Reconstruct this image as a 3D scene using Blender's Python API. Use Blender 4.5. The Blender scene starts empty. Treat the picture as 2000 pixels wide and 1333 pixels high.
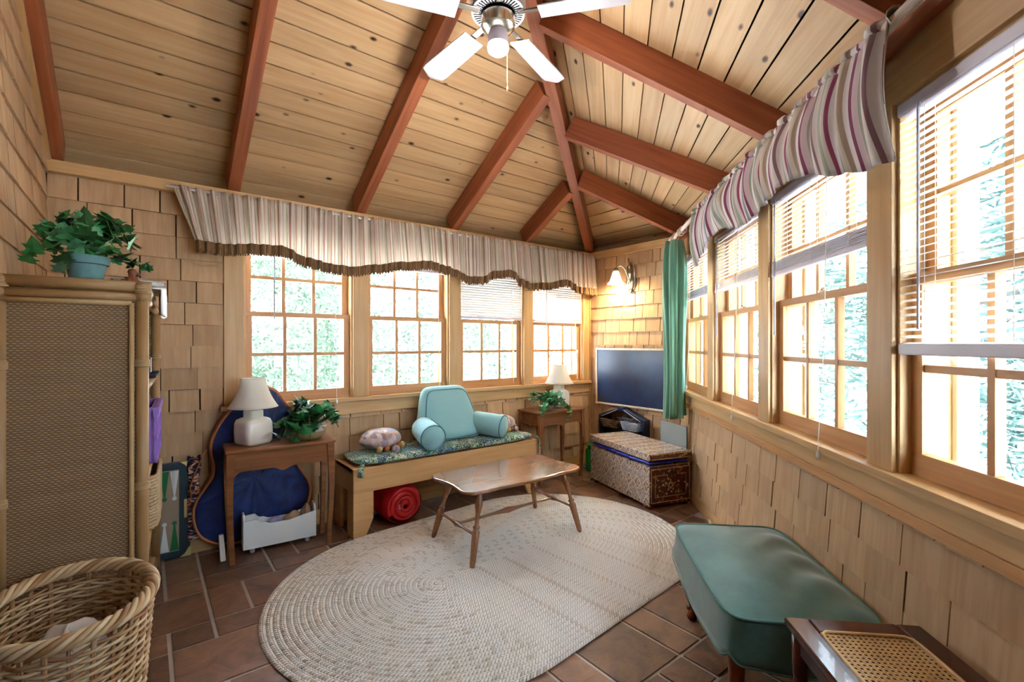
import bpy, bmesh, math, random
from mathutils import Matrix, Vector
random.seed(7)
SC = bpy.context.scene
COL = SC.collection
PI = math.pi
S2 = math.sqrt(.5)

# ------------------------------------------------------------------ camera, world, sun, exposure
CAMX, CAMY, CAMZ, YAW, FPX = -3.7555, -3.4242, 1.27, math.radians(51.766), 911.57
cd = bpy.data.cameras.new('camera'); cam = bpy.data.objects.new('camera', cd); COL.objects.link(cam)
cam.location = (CAMX, CAMY, CAMZ); cam.rotation_euler = (PI/2, 0, YAW-PI/2)
cd.sensor_fit = 'HORIZONTAL'; cd.sensor_width = 36.0; cd.lens = FPX/2000*36; cd.shift_y = 4.2/2000
cd.clip_start = .02; cd.clip_end = 200
SC.camera = cam
W = bpy.data.worlds.new('sky'); SC.world = W; W.use_nodes = True
bg = W.node_tree.nodes['Background']; bg.inputs[0].default_value = (.72, .85, 1.0, 1); bg.inputs[1].default_value = 3.0
sd = bpy.data.lights.new('sun', 'SUN'); sd.energy = 15.0; sd.angle = math.radians(3); sd.color = (1, .98, .96)
sun = bpy.data.objects.new('sun', sd); COL.objects.link(sun); sun.rotation_euler = (math.radians(-21), math.radians(5), 0)
SC.view_settings.view_transform = 'Standard'
try: SC.view_settings.look = 'None'
except Exception: pass
SC.view_settings.gamma = 1.0; SC.view_settings.use_curve_mapping = False
SC.view_settings.exposure = 3.4
try:
    SC.cycles.use_denoising = True
    SC.cycles.max_bounces = 6; SC.cycles.diffuse_bounces = 4; SC.cycles.glossy_bounces = 3; SC.cycles.transparent_max_bounces = 16
    SC.cycles.use_adaptive_sampling = True; SC.cycles.adaptive_threshold = .08; SC.cycles.adaptive_min_samples = 16
    SC.cycles.sample_clamp_indirect = 8.0; SC.cycles.caustics_reflective = False; SC.cycles.caustics_refractive = False
except Exception: pass

# ------------------------------------------------------------------ helpers
def lin(c):
    if isinstance(c, str):
        c = [int(c[i:i+2], 16)/255 for i in (0, 2, 4)]
    else: c = [v/255 for v in c]
    return tuple(v/12.92 if v <= .04045 else ((v+.055)/1.055)**2.4 for v in c)+(1,)

class NT:
    def __init__(s, name):
        s.m = bpy.data.materials.new(name); s.m.use_nodes = True; s.t = s.m.node_tree; s.n = s.t.nodes
        s.b = s.n['Principled BSDF']; s.out = s.n['Material Output']
    def new(s, typ, **kw):
        x = s.n.new(typ)
        for k, v in kw.items(): setattr(x, k, v)
        return x
    def link(s, a, b): s.t.links.new(a, b)
    def math(s, op, a, b=None, c=None, clamp=False):
        x = s.new('ShaderNodeMath', operation=op); x.use_clamp = clamp
        for i, v in enumerate((a, b, c)):
            if v is None: continue
            if isinstance(v, (int, float)): x.inputs[i].default_value = v
            else: s.link(v, x.inputs[i])
        return x.outputs[0]
    def mix(s, f, a, b, mode='MIX'):
        x = s.new('ShaderNodeMix', data_type='RGBA', blend_type=mode)
        for i, v in ((0, f), (6, a), (7, b)):
            if isinstance(v, (int, float)): x.inputs[i].default_value = v
            elif isinstance(v, tuple): x.inputs[i].default_value = v
            else: s.link(v, x.inputs[i])
        return x.outputs[2]
    def coords(s, kind='Object', scale=(1, 1, 1), rand=0):
        tc = s.new('ShaderNodeTexCoord'); mp = s.new('ShaderNodeMapping'); mp.inputs['Scale'].default_value = scale
        src = tc.outputs[kind]
        if rand:
            oi = s.new('ShaderNodeObjectInfo'); va = s.new('ShaderNodeVectorMath', operation='ADD')
            sc = s.math('MULTIPLY', oi.outputs['Random'], rand); cx = s.new('ShaderNodeCombineXYZ')
            for i in range(3): s.link(sc, cx.inputs[i])
            s.link(src, va.inputs[0]); s.link(cx.outputs[0], va.inputs[1]); src = va.outputs[0]
        s.link(src, mp.inputs[0]); return mp.outputs[0]
    def noise(s, vec, scale=5, detail=4, rough=.55, dist=0):
        x = s.new('ShaderNodeTexNoise'); x.inputs['Scale'].default_value = scale; x.inputs['Detail'].default_value = detail
        x.inputs['Roughness'].default_value = rough; x.inputs['Distortion'].default_value = dist; s.link(vec, x.inputs['Vector']); return x.outputs['Fac']
    def ramp(s, f, stops, interp='LINEAR'):
        x = s.new('ShaderNodeValToRGB'); x.color_ramp.interpolation = interp; e = x.color_ramp.elements
        while len(e) < len(stops): e.new(.5)
        for el, (p, c) in zip(e, stops): el.position = p; el.color = c
        s.link(f, x.inputs[0]); return x.outputs[0]
    def bump(s, h, strength=.3, dist=.01):
        x = s.new('ShaderNodeBump'); x.inputs['Strength'].default_value = strength; x.inputs['Distance'].default_value = dist
        s.link(h, x.inputs['Height']); s.link(x.outputs[0], s.b.inputs['Normal'])
    def rand(s):
        return s.new('ShaderNodeObjectInfo').outputs['Random']
    def fin(s, col=None, rough=.5, spec=.5, metal=0, sheen=0, coat=0):
        if col is not None:
            if isinstance(col, tuple): s.b.inputs['Base Color'].default_value = col
            else: s.link(col, s.b.inputs['Base Color'])
        if isinstance(rough, (int, float)): s.b.inputs['Roughness'].default_value = rough
        else: s.link(rough, s.b.inputs['Roughness'])
        s.b.inputs['Specular IOR Level'].default_value = spec; s.b.inputs['Metallic'].default_value = metal
        s.b.inputs['Sheen Weight'].default_value = sheen; s.b.inputs['Coat Weight'].default_value = coat
        return s.m

def plain(name, c, rough=.5, spec=.5, metal=0, c2=None, scale=8, bump=0, sheen=0, coat=0, rnd=0):
    t = NT(name); v = t.coords('Object', (1, 1, 1), 3 if rnd else 0); n = t.noise(v, scale, 4)
    col = t.mix(n, lin(c), lin(c2) if c2 else lin(c))
    if rnd:
        r = t.math('ADD', t.math('MULTIPLY', t.rand(), 2*rnd), 1-rnd)
        hs = t.new('ShaderNodeHueSaturation'); t.link(r, hs.inputs['Value']); t.link(col, hs.inputs['Color']); col = hs.outputs[0]
    if bump: t.bump(n, bump, .004)
    return t.fin(col, rough, spec, metal, sheen, coat)

def wood(name, c1, c2, axis=0, rough=.5, rnd=.12, gs=1.0, knots=False, spec=.4, coat=0):
    t = NT(name); sc = [26*gs]*3; sc[axis] = 1.6*gs
    v = t.coords('Object', tuple(sc), 7); n = t.noise(v, 1.0, 3, .6, .6)
    sc2 = [90*gs]*3; sc2[axis] = 3*gs
    n2 = t.noise(t.coords('Object', tuple(sc2), 5), 1, 1)
    f = t.math('ADD', t.math('MULTIPLY', n, .75), t.math('MULTIPLY', n2, .25))
    col = t.ramp(f, [(.32, lin(c2)), (.62, lin(c1))])
    r = t.math('ADD', t.math('MULTIPLY', t.rand(), 2*rnd), 1-rnd)
    hs = t.new('ShaderNodeHueSaturation'); t.link(r, hs.inputs['Value']); t.link(col, hs.inputs['Color']); col = hs.outputs[0]
    if knots:
        ks = [9.]*3; ks[axis] = 5.
        vo = t.new('ShaderNodeTexVoronoi'); vo.inputs['Scale'].default_value = 1; t.link(t.coords('Object', tuple(ks), 11), vo.inputs['Vector'])
        wn = t.new('ShaderNodeTexWhiteNoise'); t.link(vo.outputs['Position'], wn.inputs['Vector'])
        size = t.math('MULTIPLY', t.math('GREATER_THAN', wn.outputs['Value'], .25), .14)
        k = t.math('SUBTRACT', 1, t.math('DIVIDE', vo.outputs['Distance'], t.math('ADD', size, .0001)), clamp=True)
        col = t.mix(t.math('MULTIPLY', k, 1.9, clamp=True), col, lin('3a2012'))
    t.bump(f, .12, .002)
    return t.fin(col, rough, spec, 0, 0, coat)

class MB:
    def __init__(s): s.v = []; s.f = []; s.uv = {}
    def add(s, vs, fs, uv=None):
        o = len(s.v); s.v += [tuple(p) for p in vs]
        for i, f in enumerate(fs):
            s.f.append(tuple(k+o for k in f))
            if uv: s.uv[len(s.f)-1] = uv[i]
        return s
    def box(s, x0, x1, y0, y1, z0, z1):
        return s.add([(x, y, z) for z in (z0, z1) for y in (y0, y1) for x in (x0, x1)],
                     [(0, 2, 3, 1), (4, 5, 7, 6), (0, 1, 5, 4), (2, 6, 7, 3), (0, 4, 6, 2), (1, 3, 7, 5)])
    def hexa(s, p):   # 8 points ordered like box
        return s.add(p, [(0, 2, 3, 1), (4, 5, 7, 6), (0, 1, 5, 4), (2, 6, 7, 3), (0, 4, 6, 2), (1, 3, 7, 5)])
    def tube(s, pts, r, seg=8, closed=False, cap=True, sq=1.0):
        pts = [Vector(p) for p in pts]; n = len(pts); rs = r if isinstance(r, (list, tuple)) else [r]*n
        vs = []; up = None
        for i, p in enumerate(pts):
            a = pts[(i-1) % n] if (closed or i > 0) else p; b = pts[(i+1) % n] if (closed or i < n-1) else p
            d = (b-a).normalized() if (b-a).length > 1e-9 else Vector((0, 0, 1))
            if up is None:
                up = Vector((0, 0, 1)) if abs(d.z) < .9 else Vector((1, 0, 0))
            u = d.cross(up)
            if u.length < 1e-6: u = d.cross(Vector((0, 1, 0)))
            u.normalize(); w = u.cross(d).normalized(); up = w
            for k in range(seg):
                t = 2*PI*k/seg; vs.append(p+u*math.cos(t)*rs[i]+w*math.sin(t)*rs[i]*sq)
        fs = []
        for i in range(n if closed else n-1):
            j = (i+1) % n
            for k in range(seg):
                k2 = (k+1) % seg; fs.append((i*seg+k, i*seg+k2, j*seg+k2, j*seg+k))
        if cap and not closed: fs += [tuple(range(seg))[::-1], tuple(range((n-1)*seg, n*seg))]
        return s.add(vs, fs)
    def lathe(s, prof, seg=20, c=(0, 0, 0), pw=None, sy=1.0, cap=True):
        vs = []
        for r, z in prof:
            for k in range(seg):
                t = 2*PI*k/seg; ca, sa = math.cos(t), math.sin(t)
                q = 1.0 if not pw else 1/((abs(ca)**pw+abs(sa)**pw)**(1/pw))
                vs.append((c[0]+r*q*ca, c[1]+r*q*sa*sy, c[2]+z))
        n = len(prof); fs = [(i*seg+k, i*seg+(k+1) % seg, (i+1)*seg+(k+1) % seg, (i+1)*seg+k) for i in range(n-1) for k in range(seg)]
        if cap:
            if prof[0][0] > 1e-6: fs.append(tuple(range(seg))[::-1])
            if prof[-1][0] > 1e-6: fs.append(tuple(range((n-1)*seg, n*seg)))
        return s.add(vs, fs)
    def prism(s, poly, a, b, plane='xy'):
        def P(u, v, w): return (u, v, w) if plane == 'xy' else ((u, w, v) if plane == 'xz' else (w, u, v))
        n = len(poly); vs = [P(u, v, a) for u, v in poly]+[P(u, v, b) for u, v in poly]
        fs = [tuple(range(n))[::-1], tuple(range(n, 2*n))]+[(i, (i+1) % n, n+(i+1) % n, n+i) for i in range(n)]
        return s.add(vs, fs)
    def grid(s, fn, nu, nv, uvf=None, wrapu=False):
        vs = [fn(i/(nu if wrapu else nu-1), j/(nv-1)) for i in range(nu) for j in range(nv)]
        fs = []; uv = []
        for i in range(nu if wrapu else nu-1):
            for j in range(nv-1):
                i2 = (i+1) % nu
                fs.append((i*nv+j, i2*nv+j, i2*nv+j+1, i*nv+j+1))
                if uvf:
                    d = nu if wrapu else nu-1
                    uv.append([uvf(a/d, b/(nv-1)) for a, b in ((i, j), (i+1, j), (i+1, j+1), (i, j+1))])
        return s.add(vs, fs, uv if uvf else None)
    def mesh(s, name, mat, smooth=False, fixn=True):
        me = bpy.data.meshes.new(name); me.from_pydata(s.v, [], s.f)
        if s.uv:
            L = me.uv_layers.new(name='UVMap')
            for p in me.polygons:
                if p.index in s.uv:
                    for li, c in zip(p.loop_indices, s.uv[p.index]): L.data[li].uv = c
        if fixn:
            bm = bmesh.new(); bm.from_mesh(me); bmesh.ops.recalc_face_normals(bm, faces=bm.faces[:]); bm.to_mesh(me); bm.free()
        if smooth:
            me.polygons.foreach_set('use_smooth', [True]*len(me.polygons))
        me.materials.append(mat); me.update(); return me
    def build(s, name, mat, parent=None, smooth=False, M=None, bevel=0, sub=0, solid=0, auto=False, fixn=True):
        return obj(name, s.mesh(name, mat, smooth or auto, fixn), parent, M, bevel, sub, solid, auto)

def obj(name, me, parent=None, M=None, bevel=0, sub=0, solid=0, auto=False):
    o = bpy.data.objects.new(name, me); COL.objects.link(o)
    if M is not None: o.matrix_basis = M
    if parent is not None: o.parent = parent
    if solid:
        m = o.modifiers.new('solid', 'SOLIDIFY'); m.thickness = solid; m.offset = 0
    if bevel:
        m = o.modifiers.new('bevel', 'BEVEL'); m.width = bevel; m.segments = 2; m.limit_method = 'ANGLE'; m.angle_limit = math.radians(40)
    if sub:
        m = o.modifiers.new('sub', 'SUBSURF'); m.levels = sub; m.render_levels = sub
    if auto:
        m = o.modifiers.new('es', 'EDGE_SPLIT'); m.split_angle = math.radians(40)
    return o
def tag(o, label=None, cat=None, group=None, kind=None):
    if label: o['label'] = label
    if cat: o['category'] = cat
    if group: o['group'] = group
    if kind: o['kind'] = kind
    return o
def thing(name, label, cat, loc=(0, 0, 0), rz=0, group=None):
    o = bpy.data.objects.new(name, None); COL.objects.link(o); o.empty_display_size = .05
    o.location = loc; o.rotation_euler = (0, 0, rz); return tag(o, label, cat, group)
def struct(name, label=None):
    o = bpy.data.objects.new(name, None); COL.objects.link(o); o.empty_display_size = .05
    return tag(o, label, None, None, 'structure')
def T(x, y, z): return Matrix.Translation((x, y, z))
def RZ(a): return Matrix.Rotation(a, 4, 'Z')
def RX(a): return Matrix.Rotation(a, 4, 'X')
def RY(a): return Matrix.Rotation(a, 4, 'Y')
def frame(o, x, y, z):
    m = Matrix((( x[0], y[0], z[0], o[0]), (x[1], y[1], z[1], o[1]), (x[2], y[2], z[2], o[2]), (0, 0, 0, 1))); return m
# wall frames: local X along the wall, local Y = out of the room (so -Y is the room side), Z up
LC = 1.0901; LEFTX = -4.1626; WT = .14
FL = Matrix.Identity(4)                                         # back wall: X = world x, room at -Y
FC = frame((0, 0, 0), (0, -1, 0), (1, 0, 0), (0, 0, 1))         # corner wall: X = distance from the back corner
FR = frame((0, -LC, 0), (-S2, -S2, 0), (S2, -S2, 0), (0, 0, 1)) # window wall on the right: X = t
FW = frame((LEFTX, 0, 0), (0, 1, 0), (-1, 0, 0), (0, 0, 1))     # gable wall: X = world y
def wp(F, x, y, z): return F @ Vector((x, y, z))

# ------------------------------------------------------------------ materials
M = {}
M['plank'] = wood('pine_plank', 'd0ac80', 'bd9466', 0, .5, .10, .8, True)
M['beam'] = wood('fir_beam', 'a65e3a', '7e4024', 0, .5, .08, .7, False)
M['trim'] = wood('fir_trim', 'cea674', 'bb905c', 0, .42, .06, .8)
M['sash'] = wood('sash_wood', 'c8945f', 'b27c4a', 0, .4, .05, 1)
M['shingle'] = wood('cedar_shingle', 'c29e78', 'b08a64', 2, .75, .11, 1.0)
M['wallback'] = plain('shingle_backing', '5a3b22', .9)
M['white'] = plain('white_plastic', 'f0eeee', .4)
M['paint'] = plain('white_paint', 'e6eaea', .45, c2='d8dde0')
M['ext'] = plain('exterior_paint', 'c9cecd', .6)
M['blind'] = plain('blind_vinyl', 'f1efec', .35)
M['rail'] = plain('blind_rail', 'd4ccda', .35)
M['clear'] = plain('clear_wand', 'b9b7c6', .15)
M['cord'] = plain('white_cord', 'f4f2ee', .7)
t = NT('window_glass'); tr = t.new('ShaderNodeBsdfTransparent'); tr.inputs[0].default_value = (.94, .97, .97, 1); gl = t.new('ShaderNodeBsdfGlossy'); gl.inputs['Roughness'].default_value = .02
lw = t.new('ShaderNodeLayerWeight'); mx = t.new('ShaderNodeMixShader')
t.link(t.math('ADD', t.math('MULTIPLY', t.math('POWER', lw.outputs['Facing'], 5.0), .5), .03), mx.inputs[0]); t.link(tr.outputs[0], mx.inputs[1]); t.link(gl.outputs[0], mx.inputs[2]); t.link(mx.outputs[0], t.out.inputs[0]); M['glass'] = t.m
# slate-look ceramic tile
t = NT('floor_tile'); v = t.coords('Object', (1, 1, 1), 13); n = t.noise(v, 7, 6, .65, 1.2); n2 = t.noise(t.coords('Object', (1, 3, 1), 13), 22, 5, .7, 2)
col = t.ramp(n, [(.3, lin('4c3428')), (.5, lin('7a5844')), (.68, lin('946c50'))]); col = t.mix(t.math('MULTIPLY', n2, .5), col, lin('6a4636'))
hs = t.new('ShaderNodeHueSaturation'); t.link(t.math('ADD', t.math('MULTIPLY', t.rand(), .5), .75), hs.inputs['Value']); t.link(col, hs.inputs['Color'])
t.bump(n2, .5, .004); M['tile'] = t.fin(hs.outputs[0], .34, .5)
M['grout'] = plain('grout', 'bfb2aa', .8, c2='a89c96', scale=30)
M['walnut'] = wood('walnut_stain', '8f5a34', '6b3d20', 0, .28, .05, .8, coat=.2)
M['maple'] = wood('maple_stain', '97694a', '855838', 0, .2, .05, .5, coat=.6)
M['dark'] = wood('dark_mahogany', '54281c', '3a1810', 0, .25, .05, .8, coat=.2)
M['cherry'] = wood('cherry_leg', '8a4420', '64290f', 2, .25, .05, .8, coat=.3)
M['benchw'] = wood('bench_pine', 'd0a470', 'be8e58', 0, .45, .06, .6)
M['brass'] = plain('brass', 'd8c48a', .3, metal=.8)
M['chrome'] = plain('brushed_nickel', 'c8c4ba', .22, metal=1)
M['black'] = plain('black_plastic', '15151a', .4)
# ------------------------------------------------------------------ the shell: floor
floor = struct('floor')
mb = MB(); mb.box(LEFTX-.3, .4, -5.2, .3, -.06, -.006); obj('grout_bed', mb.mesh('grout_bed', M['grout']), floor)
U = .163; X0 = -3.345; Y0 = -.40; tile_me = {}
def tile(x0, x1, y0, y1):
    # keep to tiles whose centre lies inside the room
    cx, cy = (x0+x1)/2, (y0+y1)/2
    if cy > .05 or cx > .05 or cx < LEFTX-.1 or cy < -4.7: return
    if (-S2*cx+S2*(cy+LC)) < -.12: return
    w, d = round(x1-x0, 3), round(y1-y0, 3)
    if (w, d) not in tile_me:
        g = .0055; m = MB(); a, b = w/2-g, d/2-g
        m.hexa([(-a, -b, -.03), (a, -b, -.03), (-a, b, -.03), (a, b, -.03), (-a+.003, -b+.003, 0), (a-.003, -b+.003, 0), (-a+.003, b-.003, 0), (a-.003, b-.003, 0)])
        tile_me[(w, d)] = m.mesh('tile', M['tile'])
    obj('tile', tile_me[(w, d)], floor, T(cx, cy, random.uniform(-.0012, .0006)))
row = -3; y = Y0+U*5
while y > -4.8:
    h = 2 if row % 2 else 1
    x = X0-U*(8-(row*2 % 3)) if h == 2 else X0-U*(8-(row % 2))
    k = 0
    while x < .2:
        w = (2 if k % 2 == 0 else 1) if h == 2 else (1 if k % 5 == 3 else 2)
        tile(x, x+U*w, y-U*h, y); x += U*w; k += 1
    y -= U*h; row += 1

# ------------------------------------------------------------------ walls
ZS, ZA, ZH, ZT = .875, .755, 2.0, 2.225      # stool top, apron bottom, window head, top of wall trim
LP = [-.06-.8125*k for k in range(5)]        # post centres on the back wall
LO = [(LP[k+1]+.055, LP[k]-.055) for k in range(4)]      # openings (x0,x1), k=0 beside the corner
RP = [.03+.8867*k for k in range(6)]
RO = [(RP[k]+.06, RP[k+1]-.06) for k in range(5)]
def solid_wall(name, F, x0, x1, z1, openings, zlo=ZS-.03, zhi=ZH+.0, hole=None):
    w = struct(name); m = MB()
    xs = [x0]+[v for o in sorted(openings) for v in o]+[x1]
    if openings:
        m.box(x0, x1, .006, WT, 0, zlo); m.box(x0, x1, .006, WT, zhi, z1)
        for i in range(0, len(xs), 2): m.box(xs[i], xs[i+1], .006, WT, zlo, zhi)
    else: m.box(x0, x1, .006, WT, 0, z1)
    bm_ = MB(); bm_.box(x0-.18, x1+.18, .185, .20, z1-.03, z1+.17); bm_.box(x0-.18, x1+.18, WT-.02, .20, z1-.03, z1-.001); bm_.build('blocking', M['plank'], w, False, F)
    obj('backing', m.mesh('backing', M['wallback']), w, F); return w
wall_back = solid_wall('wall_back', FL, LEFTX, WT, ZT-.002, LO)
wall_corner = solid_wall('wall_corner', FC, 0, LC+.05, ZT-.002, [])
wall_right = solid_wall('wall_right', FR, -.03, 4.85, ZT-.002, RO[:5])
# gable wall on the left, a wide garden opening behind the camera, and a short rear wall
wall_left = struct('wall_left'); m = MB(); m.box(-1.70, .0, .006, WT, 0, 2.2)
m.add([(-1.7, .006, 2.2), (0, .006, 2.2), (0, .006, 2.4), (-1.7, .006, 3.36), (-1.7, WT, 2.2), (0, WT, 2.2), (0, WT, 2.4), (-1.7, WT, 3.36)],
      [(0, 1, 2, 3), (4, 7, 6, 5), (0, 3, 7, 4), (1, 5, 6, 2), (2, 6, 7, 3), (0, 4, 5, 1)])
m.box(-4.80, -1.70, .006, WT, 0, 3.7); m.box(-.01, .26, .0, WT, 2.05, 2.42)
obj('backing', m.mesh('backing', M['wallback']), wall_left, FW)
wall_rear = struct('wall_rear'); m = MB(); m.box(LEFTX-.1, -3.2, -4.80, -4.66, 0, 3.7); obj('plaster', m.mesh('plaster', M['paint']), wall_rear)

# shingles: every one a tapered board of its own
SH = .1305
sh_me = {}
def shingle(par, F, x0, x1, z0, z1):
    w = round(x1-x0, 2); h = round(z1-z0, 3)
    if w < .02 or h < .015: return
    key = (w, h)
    if key not in sh_me:
        a = w/2-.0028; b = .014; tp = .004
        m = MB(); m.hexa([(-a, -b, 0), (a, -b, 0), (-a, .006, 0), (a, .006, 0), (-a, -tp, h), (a, -tp, h), (-a, .006, h), (a, .006, h)])
        sh_me[key] = m.mesh('shingle', M['shingle'])
    obj('shingle', sh_me[key], par, F @ T((x0+x1)/2, random.uniform(-.002, .002), z0+random.uniform(-.002, .002)))
def courses(par, F, x0, x1, zlo, zhi, zref=ZT-.06, wmin=.13, wmax=.27, rake=None):
    k = 0; z = zref
    while z > zlo-.001:
        a, b = z-SH, z
        if b > zlo and a < zhi:
            za, zb = max(a, zlo), min(b, zhi); x = x0-random.uniform(0, .1)
            while x < x1:
                w = random.uniform(wmin, wmax); xa, xb = max(x, x0), min(x+w, x1)
                if xb < x1 and x1-xb < .04: xb = x1
                if rake is None: shingle(par, F, xa, xb, za, zb)
                else:
                    zt = min(zb, rake((xa+xb)/2))
                    if zt-za > .03: shingle(par, F, xa, xb, za, zt)
                x = xb if xb >= x1 else x+w
        z -= SH; k += 1
courses(wall_back, FL, LEFTX+.004, LP[4]-.056, 0.10, ZT-.06)
courses(wall_back, FL, LP[4]-.056, -.002, .10, ZA)
courses(wall_corner, FC, .014, LC-.004, .10, ZT-.07, wmin=.08, wmax=.18)
courses(wall_right, FR, .006, 4.3, .10, ZA, wmin=.12, wmax=.24)
rk = lambda y: 2.225+.56*(-y)+.03
courses(wall_left, FW, -1.66, -.004, .10, 3.2, zref=ZT-.06+SH*8, rake=rk)

# ------------------------------------------------------------------ trim
ntrim = [0]
def trim(F, x0, x1, y0, y1, z0, z1, mat='trim', bevel=.002, axis='x'):
    ntrim[0] += 1
    o = struct_mesh('trim_%d' % ntrim[0], F, x0, x1, y0, y1, z0, z1, mat, bevel, axis); return tag(o, None, None, None, 'structure')
def struct_mesh(name, F, x0, x1, y0, y1, z0, z1, mat, bevel=.002, axis='x', parent=None):
    # local X of the mesh runs along the board so the grain follows it
    m = MB(); cx, cy, cz = (x0+x1)/2, (y0+y1)/2, (z0+z1)/2; dx, dy, dz = (x1-x0)/2, (y1-y0)/2, (z1-z0)/2
    if axis == 'x': m.box(-dx, dx, -dy, dy, -dz, dz); R = Matrix.Identity(4)
    else: m.box(-dz, dz, -dy, dy, -dx, dx); R = RY(-PI/2)
    return m.build(name, M[mat], parent, False, F @ T(cx, cy, cz) @ R, bevel)
# back wall
trim(FL, LEFTX, 0, -.05, .006, ZT-.062, ZT)
trim(FL, LP[4]-.055, 0, -.02, .006, ZH, ZT-.062)
trim(FL, LP[4]-.075, -.005, -.045, .10, ZS-.028, ZS)
trim(FL, LP[4]-.06, -.005, -.02, .006, ZA, ZS-.028)
for c in LP: trim(FL, c-.055, min(c+.055, -.004), -.02, WT, ZS, ZH, axis='z')
# corner wall
trim(FC, .0, LC, -.045, .006, ZT-.072, ZT); trim(FC, .002, .03, -.022, .004, .1, ZT-.07, axis='z')
# right wall
trim(FR, 0, 4.7, -.05, .006, ZT-.075, ZT, 'beam')
trim(FR, .0, 4.4, -.02, .006, ZH, ZT-.075)
trim(FR, .0, 4.4, -.045, .10, ZS-.028, ZS)
trim(FR, .0, 4.4, -.02, .006, ZA+.022, ZS-.028); trim(FR, .0, 4.4, -.028, .006, ZA-.012, ZA+.022, 'sash')
for c in RP[:5]: trim(FR, max(c-.06, .0), c+.06, -.02, WT, ZS, ZH, axis='z')
for nm, F, a, b in (('baseboard_back', FL, LEFTX, 0), ('baseboard_corner', FC, 0, LC), ('baseboard_right', FR, 0, 4.6), ('baseboard_left', FW, -1.66, 0)):
    o = struct_mesh(nm, F, a, b, -.018, .006, 0, .10, 'trim'); tag(o, kind='structure')

# ------------------------------------------------------------------ windows: double hung, six panes a sash
def window(n, F, x0, x1, ext=True):
    w = struct('window_%d' % n)
    def bar(name, a, b, y0, y1, z0, z1, par, axis='x', mat='sash'): return struct_mesh(name, F, a, b, y0, y1, z0, z1, mat, .0015, axis, par)
    # jambs, head, exterior casing
    bar('jamb', x0, x0+.012, -.004, WT, ZS, ZH, w, 'z', 'trim'); bar('jamb', x1-.012, x1, -.004, WT, ZS, ZH, w, 'z', 'trim')
    bar('head_jamb', x0, x1, -.004, WT, ZH-.012, ZH, w, 'x', 'trim')
    bar('sill', x0, x1, .085, WT+.05, ZS-.05, ZS-.005, w, 'x', 'ext')
    for a, b in ((x0-.03, x0+.03), (x1-.03, x1+.03)): bar('exterior_casing', a, b, WT, WT+.06, ZS-.05, ZH+.05, w, 'z', 'ext')
    bar('exterior_casing', x0-.03, x1+.03, WT, WT+.06, ZH-.02, ZH+.06, w, 'x', 'ext')
    X0, X1 = x0+.012, x1-.012
    def sash(name, ya, yb, za, zb, rb, rt, st):
        s = bar(name, X0, X1, ya, yb, za, za+rb, w)            # bottom rail carries the sash
        bm_ = []
        def sub(nm, a, b, y0, y1, z0, z1, axis='x', mat='sash'):
            # children of the sash: matrices are relative to the bottom rail
            o = struct_mesh(nm, F, a, b, y0, y1, z0, z1, mat, .0012 if mat != 'glass' else 0, axis)
            o.matrix_basis = s.matrix_basis.inverted() @ o.matrix_basis; o.parent = s; return o
        sub('top_rail', X0, X1, ya, yb, zb-rt, zb)
        sub('stile', X0, X0+st, ya, yb, za+rb, zb-rt, 'z'); sub('stile', X1-st, X1, ya, yb, za+rb, zb-rt, 'z')
        gx0, gx1, gz0, gz1 = X0+st, X1-st, za+rb, zb-rt; m_ = .011; gy = (ya+yb)/2
        cw = (gx1-gx0)/3; zm = (gz0+gz1)/2
        for k in (1, 2): sub('muntin', gx0+cw*k-m_, gx0+cw*k+m_, ya+.004, yb-.004, gz0, gz1, 'z')
        sub('muntin', gx0, gx1, ya+.006, yb-.006, zm-m_, zm+m_)
        for i in range(3):
            for (a, b) in ((gz0, zm-m_), (zm+m_, gz1)):
                sub('pane', gx0+cw*i+(m_ if i else 0), gx0+cw*(i+1)-(m_ if i < 2 else 0), gy-.0015, gy+.0015, a, b, 'x', 'glass')
        return s
    sash('lower_sash', .028, .062, ZS, 1.479, .068, .032, .042)
    sash('upper_sash', .068, .102, 1.447, ZH-.012, .032, .045, .042)
    m = MB(); xm = (x0+x1)/2; m.box(xm-.022, xm+.022, .030, .05, 1.479, 1.488); m.tube([(xm, .035, 1.49), (xm+.02, .03, 1.494)], .005, 6)
    m.build('sash_lock', M['chrome'], w, False, F)
    return w
for k in range(4): window(4-k, FL, *LO[k])
for k in range(5): window(5+k, FR, *RO[k])

# ------------------------------------------------------------------ roof: back slope, corner slope, right slope
PIT = .56; HR = .715; RV = .17
def Lz(y): return ZT-PIT*y
def hip(x): return Vector((x, HR*x, Lz(HR*x)))
HJ = -.92
def eaveR(t, off=.03): p = wp(FR, t, -off, ZT); return p
RUL = [(0.0, HJ), (1.09, -1.37), (1.895, -2.04), (2.735, -2.74), (3.6, -3.43)]
def rul(t):
    for (t0, x0), (t1, x1) in zip(RUL[:-1], RUL[1:]):
        if t <= t1 or t1 == RUL[-1][0]:
            return x0+(x1-x0)*(t-t0)/(t1-t0)
ceiling = struct('ceiling')
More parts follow.
